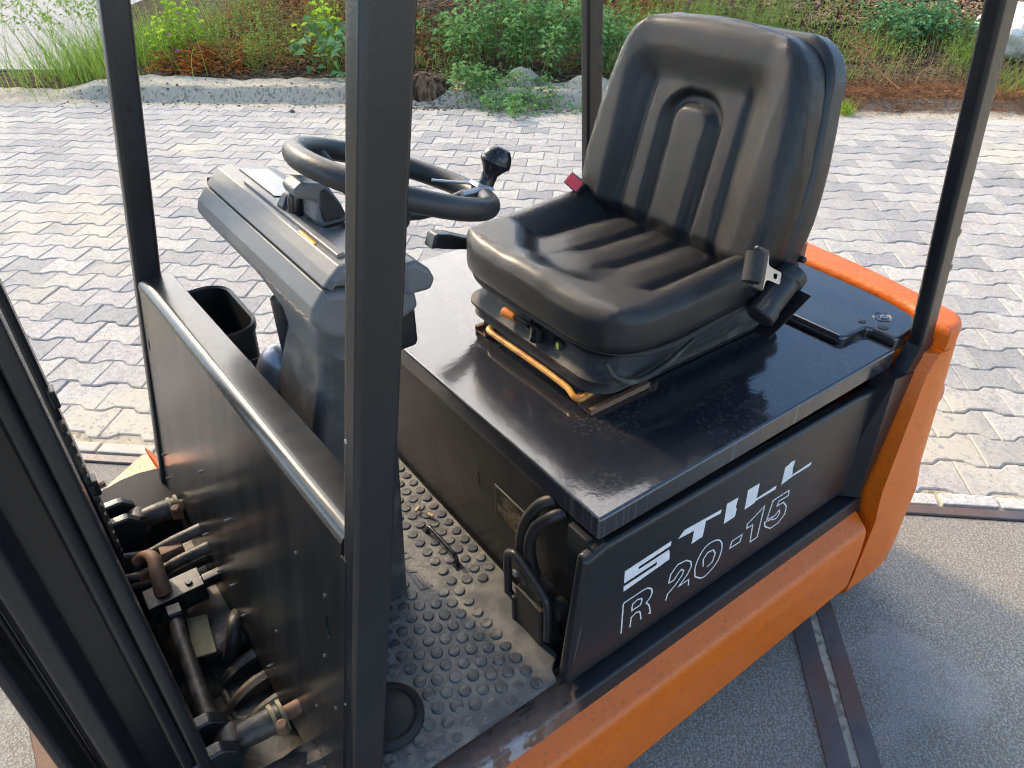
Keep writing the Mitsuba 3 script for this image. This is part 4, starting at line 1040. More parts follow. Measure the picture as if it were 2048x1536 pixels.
part(S_, 'slide_bar', tube([(-0.735, -1.040, 0.790), (-0.700, -1.046, 0.787), (-0.688, -1.036, 0.786), (-0.687, -0.98, 0.786), (-0.689, -0.88, 0.786), (-0.688, -0.800, 0.785), (-0.684, -0.775, 0.781), (-0.690, -0.763, 0.780), (-0.720, -0.764, 0.784), (-0.750, -0.766, 0.786)], 0.0058, 12, 6), 'm_orange_rod', 50, label='ochre slide release bar across the front of the seat base')
# weight adjuster: orange grip, dial, ratchet and sight glass
part(S_, 'adjuster_grip', lathe([(0.0, 0.0), (0.0095, 0.0), (0.0105, 0.003), (0.0075, 0.028), (0.0060, 0.030), (0.0, 0.030)], 18, axis_frame((-0.690, -0.988, 0.8515), (-0.10, 1.0, -0.02))), 'm_orange_plastic', 50, label='orange grip of the seat weight adjuster')
part(S_, 'adjuster_rod', tube([(-0.693, -0.960, 0.851), (-0.700, -0.925, 0.850), (-0.708, -0.905, 0.850)], 0.0042, 8, 4), 'm_gloss_black', 50)
part(S_, 'adjuster_lug', cat(rbox([-0.712, -0.945, 0.853], [-0.700, -0.920, 0.866], 0.003), rbox([-0.703, -0.930, 0.838], [-0.694, -0.912, 0.844], 0.002)), 'm_black_plastic', 30)
part(S_, 'adjuster_dial', lathe([(0.0125, 0), (0.0145, 0.001), (0.0145, 0.010), (0.0135, 0.011), (0.0135, 0.024), (0.0145, 0.025), (0.0145, 0.028), (0.0, 0.028)], 24, axis_frame((-0.694, -0.894, 0.833), (-0.1, 0.05, 1))), 'm_gloss_black', 40)
part(S_, 'adjuster_ratchet', cat(*[rbox([-0.728, -0.882 + 0.0045 * k, 0.838 + 0.002 * (3 - abs(k - 3))], [-0.700, -0.8795 + 0.0045 * k, 0.862 + 0.0022 * (3 - abs(k - 3))], 0.0008) for k in range(6)]), 'm_black_plastic', 30)
part(S_, 'sight_glass', lathe([(0.011, 0), (0.012, 0.002), (0.012, 0.016), (0.010, 0.018), (0.0, 0.018)], 20, axis_frame((-0.722, -0.846, 0.838), (1, 0, 0.1))), 'm_hose', 40)
part(S_, 'sight_mark', rbox([-0.7050, -0.8505, 0.8335], [-0.7030, -0.8425, 0.8470], 0.0006), 'm_yellow', 30)
# belt: red push button buckle on the far side, retractor and tongue on the near side
bk = frame((-1.012, -1.158, 0.972), [0.62, 0.30, 0.42], [0.1, -1, 0.4])
part(S_, 'belt_buckle', moved(rbox([-0.055, -0.021, -0.014], [0.034, 0.021, 0.014], 0.003), bk), 'm_black_plastic', 30)
part(S_, 'buckle_button', moved(rbox([0.031, -0.018, -0.0115], [0.0365, 0.018, 0.0115], 0.002), bk), 'm_red', 30, label='red push button of the belt buckle on the far side of the seat')
RT = frame((-1.052, -0.664, 0.902), [-0.62, -0.10, 0.42], [0.4, 0.1, 0.8])
part(S_, 'retractor', cat(lathe([(0.0, -0.050), (0.024, -0.050), (0.027, -0.047), (0.027, -0.030), (0.0245, -0.027), (0.0245, 0.030), (0.027, 0.033), (0.029, 0.036), (0.029, 0.052), (0.024, 0.058), (0.0, 0.058)], 30, axis_frame((-1.052, -0.664, 0.905), (-0.70, -0.05, 0.50)))), 'm_black_plastic', 40, label='black belt retractor drum on the near side of the seat')
part(S_, 'retractor_bracket', cat(rbox([-1.115, -0.686, 0.862], [-1.020, -0.682, 0.905], 0.001), moved(rbox([-0.055, -0.0012, -0.018], [0.055, 0.0012, 0.018], 0.0006), frame((-1.062, -0.650, 0.872), [-0.80, 0.06, 0.52], [0.5, 0, 0.8]))), 'm_dark_paint', 30)
TG = frame((-0.990, -0.640, 0.975), [-0.86, 0.0, -0.50], [0.42, 0.35, -0.84])
tong = sg.Polygon(rounded([(-0.030, -0.030), (-0.020, -0.030), (-0.016, -0.012), (0.004, -0.0105), (0.033, -0.0105), (0.033, 0.0105), (0.004, 0.0105), (-0.016, 0.012), (-0.020, 0.030), (-0.030, 0.030)], [0.003, 0.003, 0.008, 0.004, 0.005, 0.005, 0.004, 0.008, 0.003, 0.003], 4))
slot = sg.Polygon(rounded([(0.006, -0.0045), (0.023, -0.0045), (0.023, 0.0045), (0.006, 0.0045)], [0.004, 0.001, 0.001, 0.004], 3))
part(S_, 'belt_tongue', moved(trimesh.creation.extrude_polygon(tong.difference(slot), 0.002, engine='earcut'), TG), 'm_zinc', False, label='shiny metal belt tongue with a slot')
part(S_, 'tongue_cover', moved(cat(rbox([-0.044, -0.034, -0.004], [-0.026, 0.034, 0.006], 0.003), rbox([-0.062, 0.026, -0.004], [-0.030, 0.034, 0.006], 0.003), rbox([-0.062, -0.034, -0.004], [-0.030, -0.026, 0.006], 0.003)), TG), 'm_black_plastic', 30)
roll = []
for k in range(3):
    an = np.linspace(0.3, 2 * np.pi * 0.86, 16); rad = 0.0155 - 0.003 * k
    c = np.stack([-0.056 + rad * np.cos(an), 0 * an, 0.004 + rad * np.sin(an)], 1)
    inn = np.stack([-0.056 + (rad - 0.0014) * np.cos(an), 0 * an, 0.004 + (rad - 0.0014) * np.sin(an)], 1)
    o = np.vstack([c, inn[::-1]])
    roll.append(loft([o + [0, -0.024, 0], o + [0, 0.024, 0]]))
part(S_, 'belt_webbing', moved(cat(*roll), TG), 'm_web', 40)
part(S_, 'hinge_pin', lathe([(0.006, 0), (0.006, 0.016), (0.004, 0.018), (0, 0.018)], 12, axis_frame((-1.135, -0.690, 0.945), (0.05, 1, 0.1))), 'm_black_plastic', 30)

# ---- parking brake lever on the far side of the seat
lv = rounded([(-0.655, 0.918), (-0.668, 0.945), (-0.700, 0.936), (-0.785, 0.895), (-0.900, 0.862), (-0.905, 0.83), (-0.79, 0.852), (-0.735, 0.893), (-0.690, 0.906)], [0.006, 0.005, 0.01, 0.03, 0.01, 0.01, 0.03, 0.03, 0.01], 4)[::-1]
plv = part(F, 'brake_lever', plate_xz(lv, -1.182, -1.215, 0.004, 3), 'm_black_plastic', 40, label='black brake lever reaching forward beside the far side of the seat')
part(plv, 'lever_tip', plate_xz(rounded([(-0.6535, 0.917), (-0.664, 0.943), (-0.671, 0.941), (-0.661, 0.915)], 0.002, 2)[::-1], -1.184, -1.213, 0.002, 2), 'm_gloss_black', 30)

# ---- mast in front of the cowl: outer and inner channels, carriage edge, lugs, pipes
def mast_bar(name, poly, z0=0.06, z1=2.1, m='m_black_paint', b=0.003, **k):
    p = np.array(poly, float)
    if not sg.Polygon(p).exterior.is_ccw: p = p[::-1]
    return part(F, name, prism(rounded(p, 0.006, 3), z0, z1, b, 2), m, 40, **k)
pmast = mast_bar('mast_outer_channel', [(0.036, -0.760), (0.036, -0.700), (0.054, -0.700), (0.054, -0.732), (0.066, -0.740), (0.066, -0.760)], label='black mast channel nearest the camera')
mast_bar('mast_outer_channel', [(0.054, -0.715), (0.071, -0.708), (0.076, -0.726), (0.060, -0.744)])
mast_bar('mast_web', [(0.060, -0.772), (0.060, -0.752), (0.160, -0.752), (0.160, -0.772)])
mast_bar('mast_inner_channel', [(0.112, -0.742), (0.120, -0.700), (0.141, -0.700), (0.150, -0.720), (0.150, -0.752), (0.112, -0.752)])
mast_bar('mast_carriage_edge', [(0.168, -0.760), (0.174, -0.716), (0.180, -0.714), (0.188, -0.714), (0.192, -0.760)])
mast_bar('mast_carriage_edge', [(0.160, -0.790), (0.160, -0.765), (0.176, -0.765), (0.176, -0.790)])
for yy in (-1.285,):
    mast_bar('mast_outer_channel', [(0.046, yy - 0.06), (0.046, yy + 0.02), (0.062, yy + 0.02), (0.062, yy), (0.150, yy), (0.150, yy - 0.06)])
part(F, 'mast_crossbar', rbox([0.060, -1.28, 0.30], [0.085, -0.74, 0.44], 0.006), 'm_black_paint', 30)
part(F, 'mast_crossbar', rbox([0.060, -1.28, 1.72], [0.09, -0.74, 1.80], 0.006), 'm_black_paint', 30)
part(F, 'mast_backplate', rbox([0.10, -1.28, 0.08], [0.125, -0.76, 0.62], 0.004), 'm_dark_paint', 30)
# far channel edge with chain anchor and small brackets
part(F, 'lift_chain', cat(*[rbox([0.046, -1.262, 0.20 + 0.024 * k], [0.055, -1.244, 0.218 + 0.024 * k], 0.002) for k in range(24)]), 'm_grease', 30)
for z, a in ((0.80, -0.010), (0.60, -0.008)):
    part(F, 'mast_bracket', rbox([0.030 - a, -1.275, z], [0.052, -1.245, z + 0.035], 0.003), 'm_black_paint', 30)
part(F, 'bracket_bolt', lathe([(0.006, 0), (0.006, 0.010), (0, 0.011)], 6, axis_frame((0.038, -1.26, 0.61), (-1, 0, 0.2))), 'm_rusty', 20)
# tilt attachment: two forked lugs with clevis, pin and rusty shaft
def lugs(y, s, full=True):
    c = []
    for dy in (-0.028, 0.028):
        ring = rounded([(0.075, 0.395), (0.075, 0.495), (0.018, 0.495), (-0.002, 0.475), (-0.006, 0.445), (0.004, 0.417), (0.020, 0.405)], 0.014, 4)[::-1]
        c.append(plate_xz(ring, y + dy - 0.011, y + dy + 0.011, 0.004, 3))
    L = part(F, 'tilt_lug', cat(*c), 'm_black_paint', 40)
    part(L, 'clevis', cat(lathe([(0.024, -0.018), (0.026, -0.012), (0.026, 0.012), (0.024, 0.018)], 24, axis_frame((0.004, y, 0.447), (0, 1, 0))), tube([(0.0, y, 0.449), (-0.030, y + 0.004, 0.451), (-0.070, y + 0.004, 0.447)], [0.018, 0.021, 0.022], 14, 5)), 'm_grease', 40)
    part(L, 'tilt_shaft', tube([(-0.065, y + 0.004, 0.447), (-0.16, y + 0.004, 0.441)], [0.0125, 0.0125], 14, 2, False), 'm_rusty', 50)
    for dx in (0.0, 0.014):
        part(L, 'clamp_band', lathe([(0.0245, -0.003), (0.0255, -0.003), (0.0255, 0.003), (0.0245, 0.003)], 24, axis_frame((-0.062 - dx, y + 0.004, 0.447), (1, 0, 0))), 'm_olive', 30)
    part(L, 'clamp_bolt', cat(lathe([(0.0085, -0.022), (0.0085, 0.010), (0.006, 0.012), (0, 0.012)], 14, axis_frame((-0.068, y + 0.030, 0.459), (0.05, 0.25, 1))), rbox([-0.076, y + 0.018, 0.443], [-0.058, y + 0.032, 0.457], 0.002)), 'm_rusty', 30)
lugs(-0.745, 1); lugs(-1.322, -1)
part(F, 'hydraulic_pipe', tube([(0.010, -1.050, 0.425), (0.016, -0.930, 0.420), (0.022, -0.780, 0.420)], [0.013, 0.013, 0.013], 14, 3), 'm_grease', 50)
part(F, 'pipe_nut', lathe([(0.020, -0.012), (0.022, -0.010), (0.022, 0.012), (0.018, 0.016), (0, 0.016)], 6, axis_frame((0.008, -1.058, 0.425), (0.04, 1, 0))), 'm_dark_paint', 20)
part(F, 'valve_block', cat(rbox([-0.058, -1.128, 0.405], [0.044, -1.076, 0.448], 0.003), rbox([-0.100, -1.112, 0.418], [-0.058, -1.092, 0.440], 0.003)), 'm_dark_paint', 30)
part(F, 'block_screw', lathe([(0.007, 0), (0.006, 0.005), (0, 0.005)], 6, axis_frame((-0.034, -1.095, 0.4475), (0, 0, 1))), 'm_gloss_black', 20)
part(F, 'elbow_pipe', tube([(0.010, -1.105, 0.446), (0.008, -1.115, 0.475), (0.004, -1.150, 0.492), (0.016, -1.182, 0.478), (0.034, -1.190, 0.465)], [0.016, 0.014, 0.012, 0.010, 0.009], 14, 6), 'm_rusty', 50)
part(F, 'rusty_bracket', rbox([-0.052, -1.215, 0.420], [-0.010, -1.19, 0.455], 0.003), 'm_rusty', 30)
part(F, 'rusty_bracket', rbox([0.014, -1.175, 0.435], [0.038, -1.162, 0.455], 0.002), 'm_rusty', 30)
for k, (dy, dz) in enumerate(((0, 0), (0.045, -0.012), (0.02, -0.06))):
    part(F, 'hydraulic_hose', tube([(0.050 + 0.01 * k, -1.235 + dy, 0.450 + dz), (0.010, -1.225 + dy, 0.440 + dz), (-0.040, -1.215 + dy, 0.452 + dz), (-0.12, -1.20 + dy, 0.470 + dz)], [0.007, 0.0105, 0.012, 0.012], 12, 6), 'm_grease', 50)
# drive axle, drum ribs and small parts seen in the gap
part(F, 'drive_axle', cat(tube([(-0.05, -0.62, 0.21), (-0.05, -1.38, 0.21)], [0.13, 0.13], 28, 2, False), rbox([-0.18, -1.30, 0.24], [0.0, -0.98, 0.375], 0.02)), 'm_grease', 40)
for k, y in enumerate((-0.985, -0.930, -0.880, -0.826)):
    part(F, 'brake_rib', lathe([(0.05, -0.011), (0.118 - 0.004 * k, -0.011), (0.122 - 0.004 * k, 0.0), (0.118 - 0.004 * k, 0.011), (0.05, 0.011)], 36, axis_frame((-0.092, y, 0.262), (0, 1, 0.05))), 'm_grease', 35)
part(F, 'link_rod', tube([(-0.012, -1.00, 0.330), (-0.018, -0.90, 0.335), (-0.016, -0.83, 0.320)], 0.008, 10, 4), 'm_grease', 50)
part(F, 'valve_plate', moved(rbox([-0.045, -0.018, -0.002], [0.045, 0.018, 0.002], 0.001), frame((-0.018, -1.015, 0.392), [0.12, 1, -0.05], [1, -0.2, 0.2])), 'm_olive', 30, label='faded olive plate beside the hydraulic pipe')
part(F, 'rubber_boot', tube([(-0.085, -1.02, 0.395), (-0.075, -0.985, 0.415), (-0.060, -0.965, 0.395), (-0.040, -0.960, 0.360)], [0.012, 0.014, 0.014, 0.010], 12, 5), 'm_hose', 50)
part(F, 'front_hub', cat(lathe([(0.05, 0), (0.075, 0.01), (0.078, 0.05), (0.06, 0.07), (0.03, 0.075), (0, 0.075)], 28, axis_frame((-0.085, -0.70, 0.34), (0.1, 1, 0.1)))), 'm_grease', 40)
# front wheels and the orange fender plates over them
for y in (-0.60, 2 * YC + 0.60):
    part(F, 'front_wheel', lathe([(0.10, -0.075), (0.205, -0.075), (0.215, -0.06), (0.215, 0.06), (0.205, 0.075), (0.10, 0.075)], 36, axis_frame((-0.02, y - (0.05 if y < -1 else 0.02), 0.215), (0, 1, 0))), 'm_rubber_tyre', 35)
fen = rounded([(-0.070, -1.588), (0.040, -1.507), (0.028, -1.450), (-0.001, -1.388), (-0.073, -1.440), (-0.078, -1.470)], [0.012, 0.02, 0.012, 0.006, 0.02, 0.004], 5)
if not sg.Polygon(fen).exterior.is_ccw: fen = fen[::-1]
part(F, 'fender_plate', cat(prism(fen, 0.412, 0.420, 0.003, 3), hull([(-0.068, -1.590, 0.419), (-0.080, -1.455, 0.419), (-0.070, -1.590, 0.427), (-0.081, -1.455, 0.426), (-0.084, -1.590, 0.40), (-0.090, -1.455, 0.40)])), 'm_orange', 40, label='orange fender plate over the far front wheel, in full sun')
part(F, 'fender_plate', hull([(-0.10, -0.60, 0.395), (-0.085, -0.625, 0.395), (-0.03, -0.52, 0.395), (-0.03, -0.62, 0.395), (-0.10, -0.60, 0.40), (-0.085, -0.625, 0.40), (-0.03, -0.52, 0.40), (-0.03, -0.62, 0.40)]), 'm_orange', 30)
part(F, 'fork_carriage', cat(rbox([0.215, -1.30, 0.10], [0.245, -0.66, 0.16], 0.006), rbox([0.215, -1.30, 0.42], [0.245, -0.66, 0.48], 0.006)), 'm_rusty', 30)

# ---- two cigarette ends lying on the mat
for x, y, a, lab in ((-0.494, -1.040, 0.5, 'upper of two cigarette ends on the far end of the floor mat'), (-0.499, -1.012, 1.9, 'lower of two cigarette ends on the floor mat')):
    put('cigarette_end', tube([(x, y, 0.4165), (x + 0.014 * math.cos(a), y + 0.014 * math.sin(a), 0.4165)], [0.0038, 0.0036], 10, 2, False), 'm_butt', 30, label=lab, cat='cigarette end', group='cigarette ends on the floor mat')

# ================================================================== weeds, litter and the things lying on the bank
def ground_z(u, v):
    return bank(np.atleast_1d(np.asarray(u, float)), np.atleast_1d(np.asarray(v, float)))


def gxyz(u, v, z):
    u, v, z = np.broadcast_arrays(np.asarray(u, float), np.asarray(v, float), np.asarray(z, float))
    return GU * u[..., None] + GV * v[..., None] + np.array([0, 0, 1.0]) * z[..., None]


def unit(a):
    return a / (np.linalg.norm(a, axis=-1, keepdims=True) + 1e-12)


def leaves(p, d, up, L, W, droop=0.25, fold=0.25):
    """leaf blades: base p, direction d; two folded halves with a drooping tip"""
    n = len(p); d = unit(d); s = unit(np.cross(d, up)); nn = np.cross(s, d)
    L = np.broadcast_to(L, n)[:, None]; W = np.broadcast_to(W, n)[:, None]
    mid = p + d * L * 0.45 + nn * L * 0.04
    tip = p + d * L - np.array([0, 0, 1.0]) * L * droop
    a = mid + s * W * 0.5 + nn * W * fold; b = mid - s * W * 0.5 + nn * W * fold
    a2 = p + d * L * 0.75 + s * W * 0.30 + nn * W * fold * 0.5 - np.array([0, 0, 1.0]) * L * droop * 0.45
    b2 = p + d * L * 0.75 - s * W * 0.30 + nn * W * fold * 0.5 - np.array([0, 0, 1.0]) * L * droop * 0.45
    V = np.stack([p, a, a2, tip, b2, b], 1).reshape(-1, 3)
    k = np.arange(n)[:, None] * 6
    f = np.concatenate([k + np.array([[0, 1, 2]]), k + np.array([[0, 2, 3]]), k + np.array([[0, 3, 4]]), k + np.array([[0, 4, 5]])])
    return M(V, f)


def blades(p, lean, h, w, bend, seg=4):
    """grass blades: curved tapering ribbons from p, leaning along the horizontal vector lean"""
    n = len(p); t = np.linspace(0, 1, seg + 1)
    h = np.broadcast_to(h, n); w = np.broadcast_to(w, n); bend = np.broadcast_to(bend, n)
    ld = unit(lean); side = np.cross(ld, [0, 0, 1.0]); V = []
    for k in t:
        ww = w * (1 - k ** 1.6) * 0.5 + 1e-5
        c = p + ld * (bend * h * k ** 1.7)[:, None] + np.array([0, 0, 1.0]) * (h * (k - 0.45 * np.clip(bend, 0, 1.6) * k ** 2.6))[:, None]
        V += [c + side * ww[:, None], c - side * ww[:, None]]
    V = np.stack(V, 1).reshape(-1, 3); k0 = np.arange(n)[:, None] * 2 * (seg + 1); f = []
    for i in range(seg):
        a = 2 * i; f += [k0 + np.array([[a, a + 1, a + 3]]), k0 + np.array([[a, a + 3, a + 2]])]
    return M(V, np.concatenate(f))


def sticks(p, q, r0, r1, bow=None):
    """thin three-sided twigs from p to q, with one bend"""
    n = len(p); d = unit(q - p); s = unit(np.cross(d, np.array([0.3, 0.5, 0.81]))); e = np.cross(d, s)
    mid = (p + q) / 2 + (0 if bow is None else bow); V = []
    for c, rr in ((p, r0), (mid, (np.asarray(r0) + r1) / 2), (q, r1)):
        rr = np.broadcast_to(rr, n)[:, None]
        for a in (0, 2.094, 4.189):
            V.append(c + (s * math.cos(a) + e * math.sin(a)) * rr)
    V = np.stack(V, 1).reshape(-1, 3); k = np.arange(n)[:, None] * 9; f = []
    for i in (0, 3):
        for j in range(3):
            a, b = i + j, i + (j + 1) % 3
            f += [k + np.array([[a, b, b + 3]]), k + np.array([[a, b + 3, a + 3]])]
    return M(V, np.concatenate(f))


def rdir(r, n, up=0.3, spread=1.0):
    a = r.uniform(0, 2 * np.pi, n)
    return unit(np.stack([np.cos(a) * spread, np.sin(a) * spread, r.normal(up, 0.35, n)], 1))


def plant(key, label, category, stems_m, leaf_m, leaf_mat, group=None, stem_mat='m_leaf_weed', extra=()):
    key = numbered(key)
    labels[key] = {k: v for k, v in dict(label=label, category=category, group=group).items() if v}
    if stems_m is not None:
        part(key, 'stem', stems_m, stem_mat, False)
    part(key, 'foliage', leaf_m, leaf_mat, False)
    for n, m, b in extra:
        part(key, n, m, b, False)
    return key


def bushy(r, u, v, su, sv, h, nst, lps, L, W, z0=None):
    """many upright branching stems with broad leaves towards the top"""
    bu = r.normal(u, su, nst); bv = r.normal(v, sv, nst); bz = ground_z(bu, bv)
    p = gxyz(bu, bv, bz - 0.01)
    hh = h * r.uniform(0.55, 1.05, nst) * np.exp(-0.35 * (((bu - u) / (su * 1.6)) ** 2))
    lean = np.stack([r.normal(0, 0.22, nst), r.normal(-0.10, 0.20, nst)], 1)
    tipx = gxyz(bu + lean[:, 0] * hh, bv + lean[:, 1] * hh, bz + hh)
    st = sticks(p, tipx, 0.0035, 0.0014)
    k = r.integers(0, nst, nst * lps); t = r.beta(2.2, 1.1, len(k))
    base = p[k] + (tipx[k] - p[k]) * t[:, None] + r.normal(0, 0.012, (len(k), 3))
    dr = rdir(r, len(k), 0.25); reach = 0.02 + 0.07 * r.random(len(k)) * (1.15 - t)
    base2 = base + dr * reach[:, None]
    tw = sticks(base, base2, 0.0011, 0.0007)
    up = unit(np.array([0, 0, 1.0]) + r.normal(0, 0.38, (len(k), 3)))
    sz = r.uniform(0.55, 1.15, len(k))
    lf = leaves(base2, dr, up, L * sz, W * sz, droop=0.30)
    return cat(st, tw), lf


r = np.random.default_rng(21)
# the broad bush of pale leaves in the middle, and the two young plants before it
st, lf = bushy(r, -0.62, 6.78, 0.42, 0.20, 0.62, 105, 26, 0.060, 0.034)
plant('leafy_bush', 'broad pale green leafy bush in the middle of the weedy bank', 'bush', st, lf, 'm_leaf_bush')
st, lf = bushy(r, -0.95, 6.12, 0.14, 0.10, 0.20, 26, 18, 0.046, 0.027)
plant('young_plant', 'low leafy plant spilling over the sand left of the pair before the bush', 'plant', st, lf, 'm_leaf_bush')
st, lf = bushy(r, -0.62, 5.86, 0.16, 0.11, 0.17, 26, 18, 0.046, 0.027)
plant('young_plant', 'low leafy plant nearest the paving below the broad bush', 'plant', st, lf, 'm_leaf_bush')
st, lf = bushy(r, 0.12, 6.75, 0.22, 0.16, 0.46, 46, 24, 0.050, 0.030)
plant('leafy_bush', 'smaller green bush right beside the far rear post', 'bush', st, lf, 'm_leaf_bush')
st, lf = bushy(r, 2.95, 7.55, 0.30, 0.20, 0.24, 60, 22, 0.055, 0.036)
plant('clover_patch', 'low dark green leafy patch before the wood chips at right', 'plant', st, lf, 'm_leaf_blue')
st, lf = bushy(r, -2.22, 6.55, 0.13, 0.12, 0.50, 14, 9, 0.105, 0.060)
st2, lf2 = bushy(r, -2.30, 6.75, 0.16, 0.12, 0.70, 10, 9, 0.085, 0.040)
plant('broadleaf_plant', 'plant with large blue-green leaves just left of the near front post', 'plant', st, lf, 'm_leaf_blue', extra=[('young_shoot', cat(st2, lf2), 'm_leaf_lime')])
st, lf = bushy(r, -3.72, 6.75, 0.12, 0.14, 0.52, 18, 14, 0.070, 0.038)
plant('flowering_plant', 'bright green plant with small purple flowers behind the far front post', 'plant', st, lf, 'm_leaf_lime',
      extra=[('flower', leaves(np.repeat(gxyz(np.array([-3.62, -3.55]), np.array([6.45, 6.4]), np.array([0.42, 0.30])), 14, 0), rdir(r, 28, 0.5), np.tile([0, 0, 1.0], (28, 1)), 0.028, 0.010, 0.1), 'm_flower')])
st, lf = bushy(r, 1.88, 5.86, 0.035, 0.03, 0.13, 9, 12, 0.040, 0.012)
plant('grass_tuft', 'small bright green tuft on the sand by the right end of the backrest', 'grass', None, blades(gxyz(r.normal(1.88, 0.03, 70), r.normal(5.88, 0.03, 70), 0.0), np.c_[r.normal(0, 1, (70, 2)), np.zeros(70)], r.uniform(0.06, 0.16, 70), 0.006, r.uniform(0.2, 0.9, 70)), 'm_leaf_lime')

# the tall clump of seeding grass at the left end of the bank
n = 1500
bu = r.normal(-4.45, 0.42, n); bv = r.normal(6.95, 0.35, n); bz = ground_z(bu, bv)
lean = GU * r.normal(-0.45, 0.8, n)[:, None] + GV * r.normal(-0.3, 0.7, n)[:, None]
bl_ = blades(gxyz(bu, bv, bz), lean, r.uniform(0.20, 0.62, n), r.uniform(0.004, 0.010, n), r.uniform(0.15, 0.9, n), 5)
m_ = 110
su_ = r.normal(-4.6, 0.40, m_); sv_ = r.normal(6.95, 0.3, m_); sp0 = gxyz(su_, sv_, ground_z(su_, sv_))
sl = GU * r.normal(-0.55, 0.42, m_)[:, None] + GV * r.normal(-0.1, 0.35, m_)[:, None]
sh_ = r.uniform(0.55, 1.05, m_); sp1 = sp0 + sl * sh_[:, None] * 0.6 + np.array([0, 0, 1.0]) * sh_[:, None] * 0.85
bow = np.array([0, 0, 0.07]) - sl * 0.05
stem = sticks(sp0, sp1, 0.0022, 0.0009, bow)
k = r.integers(0, m_, m_ * 12); t = r.uniform(0.68, 1.02, len(k))
sb = sp0[k] + (sp1[k] - sp0[k]) * t[:, None] + (bow[k] if np.ndim(bow) > 1 else bow) * (1 - np.abs(2 * t - 1))[:, None]
seed = leaves(sb, unit(sl[k] + r.normal(0, 0.6, (len(k), 3)) + [0, 0, -0.2]), np.tile([0, 0, 1.0], (len(k), 1)), r.uniform(0.02, 0.045, len(k)), 0.006, 0.5)
plant('tall_grass', 'tall seeding grass clump at the far left end of the bank', 'grass', cat(stem), cat(bl_, seed), 'm_leaf_grass', stem_mat='m_leaf_grass')

# fine-leaved weeds: separate plants that can be told apart, then the general cover
def fine_weed(r, u, v, h, nst, spread=0.10, L=0.022, W=0.007, lps=34):
    bu = r.normal(u, spread, nst); bv = r.normal(v, spread, nst); bz = ground_z(bu, bv); p = gxyz(bu, bv, bz - 0.01)
    hh = h * r.uniform(0.5, 1.1, nst)
    q = p + np.stack([r.normal(0, 0.20, nst), r.normal(0, 0.20, nst), np.ones(nst)], 1) * hh[:, None]
    k = np.repeat(np.arange(nst), lps); t = r.uniform(0.15, 1.0, len(k))
    base = p[k] + (q[k] - p[k]) * t[:, None]; dr = rdir(r, len(k), 0.45)
    ln = (0.09 * (1.1 - t) * r.uniform(0.3, 1.0, len(k)))[:, None]
    b2 = base + dr * ln
    tw = sticks(base[::3], b2[::3], 0.0008, 0.0005)
    up = unit(np.array([0, 0, 1.0]) + r.normal(0, 0.5, (len(k), 3)))
    s = r.uniform(0.6, 1.3, len(k))
    return cat(sticks(p, q, 0.0020, 0.0008), tw), leaves(b2, unit(dr + r.normal(0, 0.4, dr.shape)), up, L * s, W * s, 0.1)
where = [(-3.35, 6.72, 0.50), (-3.05, 6.95, 0.62), (-2.75, 6.66, 0.46), (-2.60, 7.10, 0.62), (-3.30, 7.35, 0.66), (-2.95, 6.62, 0.36), (-3.62, 7.15, 0.60), (-2.05, 7.10, 0.66), (-2.42, 7.45, 0.72),
         (0.52, 6.85, 0.42), (0.85, 7.10, 0.46), (1.18, 7.25, 0.40), (1.50, 7.45, 0.36), (0.68, 6.55, 0.26), (1.75, 7.75, 0.36), (3.45, 7.15, 0.34), (3.10, 6.95, 0.28), (3.75, 6.55, 0.26), (0.25, 6.40, 0.22), (4.05, 6.95, 0.30)]
for i, (u, v, h) in enumerate(where):
    st, lf = fine_weed(r, u, v, h, 18, 0.11 + 0.03 * (u > 0.4))
    plant('fine_weed', 'fine-leaved green weed among the ' + ('brown litter left of the steering wheel' if u < 0 else 'grass and chips on the right half of the bank'), 'weed', st, lf, 'm_leaf_weed',
          group='fine-leaved weeds on the left half of the bank' if u < 0 else 'fine-leaved weeds on the right half of the bank')

def scatter(r, n, boxes):
    """n points over weighted (u0, u1, v0, v1, weight) boxes"""
    w = np.array([b[4] for b in boxes], float); k = r.choice(len(boxes), n, p=w / w.sum()); B = np.array([b[:4] for b in boxes])[k]
    return r.uniform(B[:, 0], B[:, 1]), r.uniform(B[:, 2], B[:, 3])
# short grass and seedlings covering the soil
def grass_cover(n, boxes, h0, h1, w, seed):
    r = np.random.default_rng(seed); u, v = scatter(r, n, boxes)
    keep = meshkit.fbm(np.stack([u * 1.6, v * 1.6, 0 * u], 1), 3, seed=seed) > 0.40
    u, v = u[keep], v[keep]; n = len(u)
    return blades(gxyz(u, v, ground_z(u, v) - 0.005), np.c_[r.normal(0, 1, (n, 2)), np.zeros(n)], r.uniform(h0, h1, n), r.uniform(0.6, 1.2, n) * w, r.uniform(0.15, 1.1, n), 3)
boxes_g = [(-1.9, -1.0, 6.55, 8.6, 1.2), (-4.0, -3.5, 6.5, 7.6, 0.6), (0.2, 2.4, 6.55, 9.6, 2.6), (-1.2, 1.2, 7.2, 9.8, 1.6), (3.0, 4.4, 6.15, 7.4, 1.2), (2.4, 3.4, 6.9, 7.5, 0.5)]
put('grass_cover', grass_cover(9000, boxes_g, 0.05, 0.24, 0.007, 31), 'm_leaf_grass', label='short green grass growing over the soil bank', cat='grass', kind='stuff')
put('straw', grass_cover(3800, [(-1.8, -0.9, 6.5, 8.5, 1), (0.4, 2.4, 6.4, 9.0, 1), (2.2, 3.8, 6.1, 7.6, 1.2), (-3.9, -2.0, 6.5, 8.2, 0.8)], 0.06, 0.26, 0.005, 32), 'm_dry_straw', label='dry straw coloured grass among the green', cat='straw', kind='stuff')
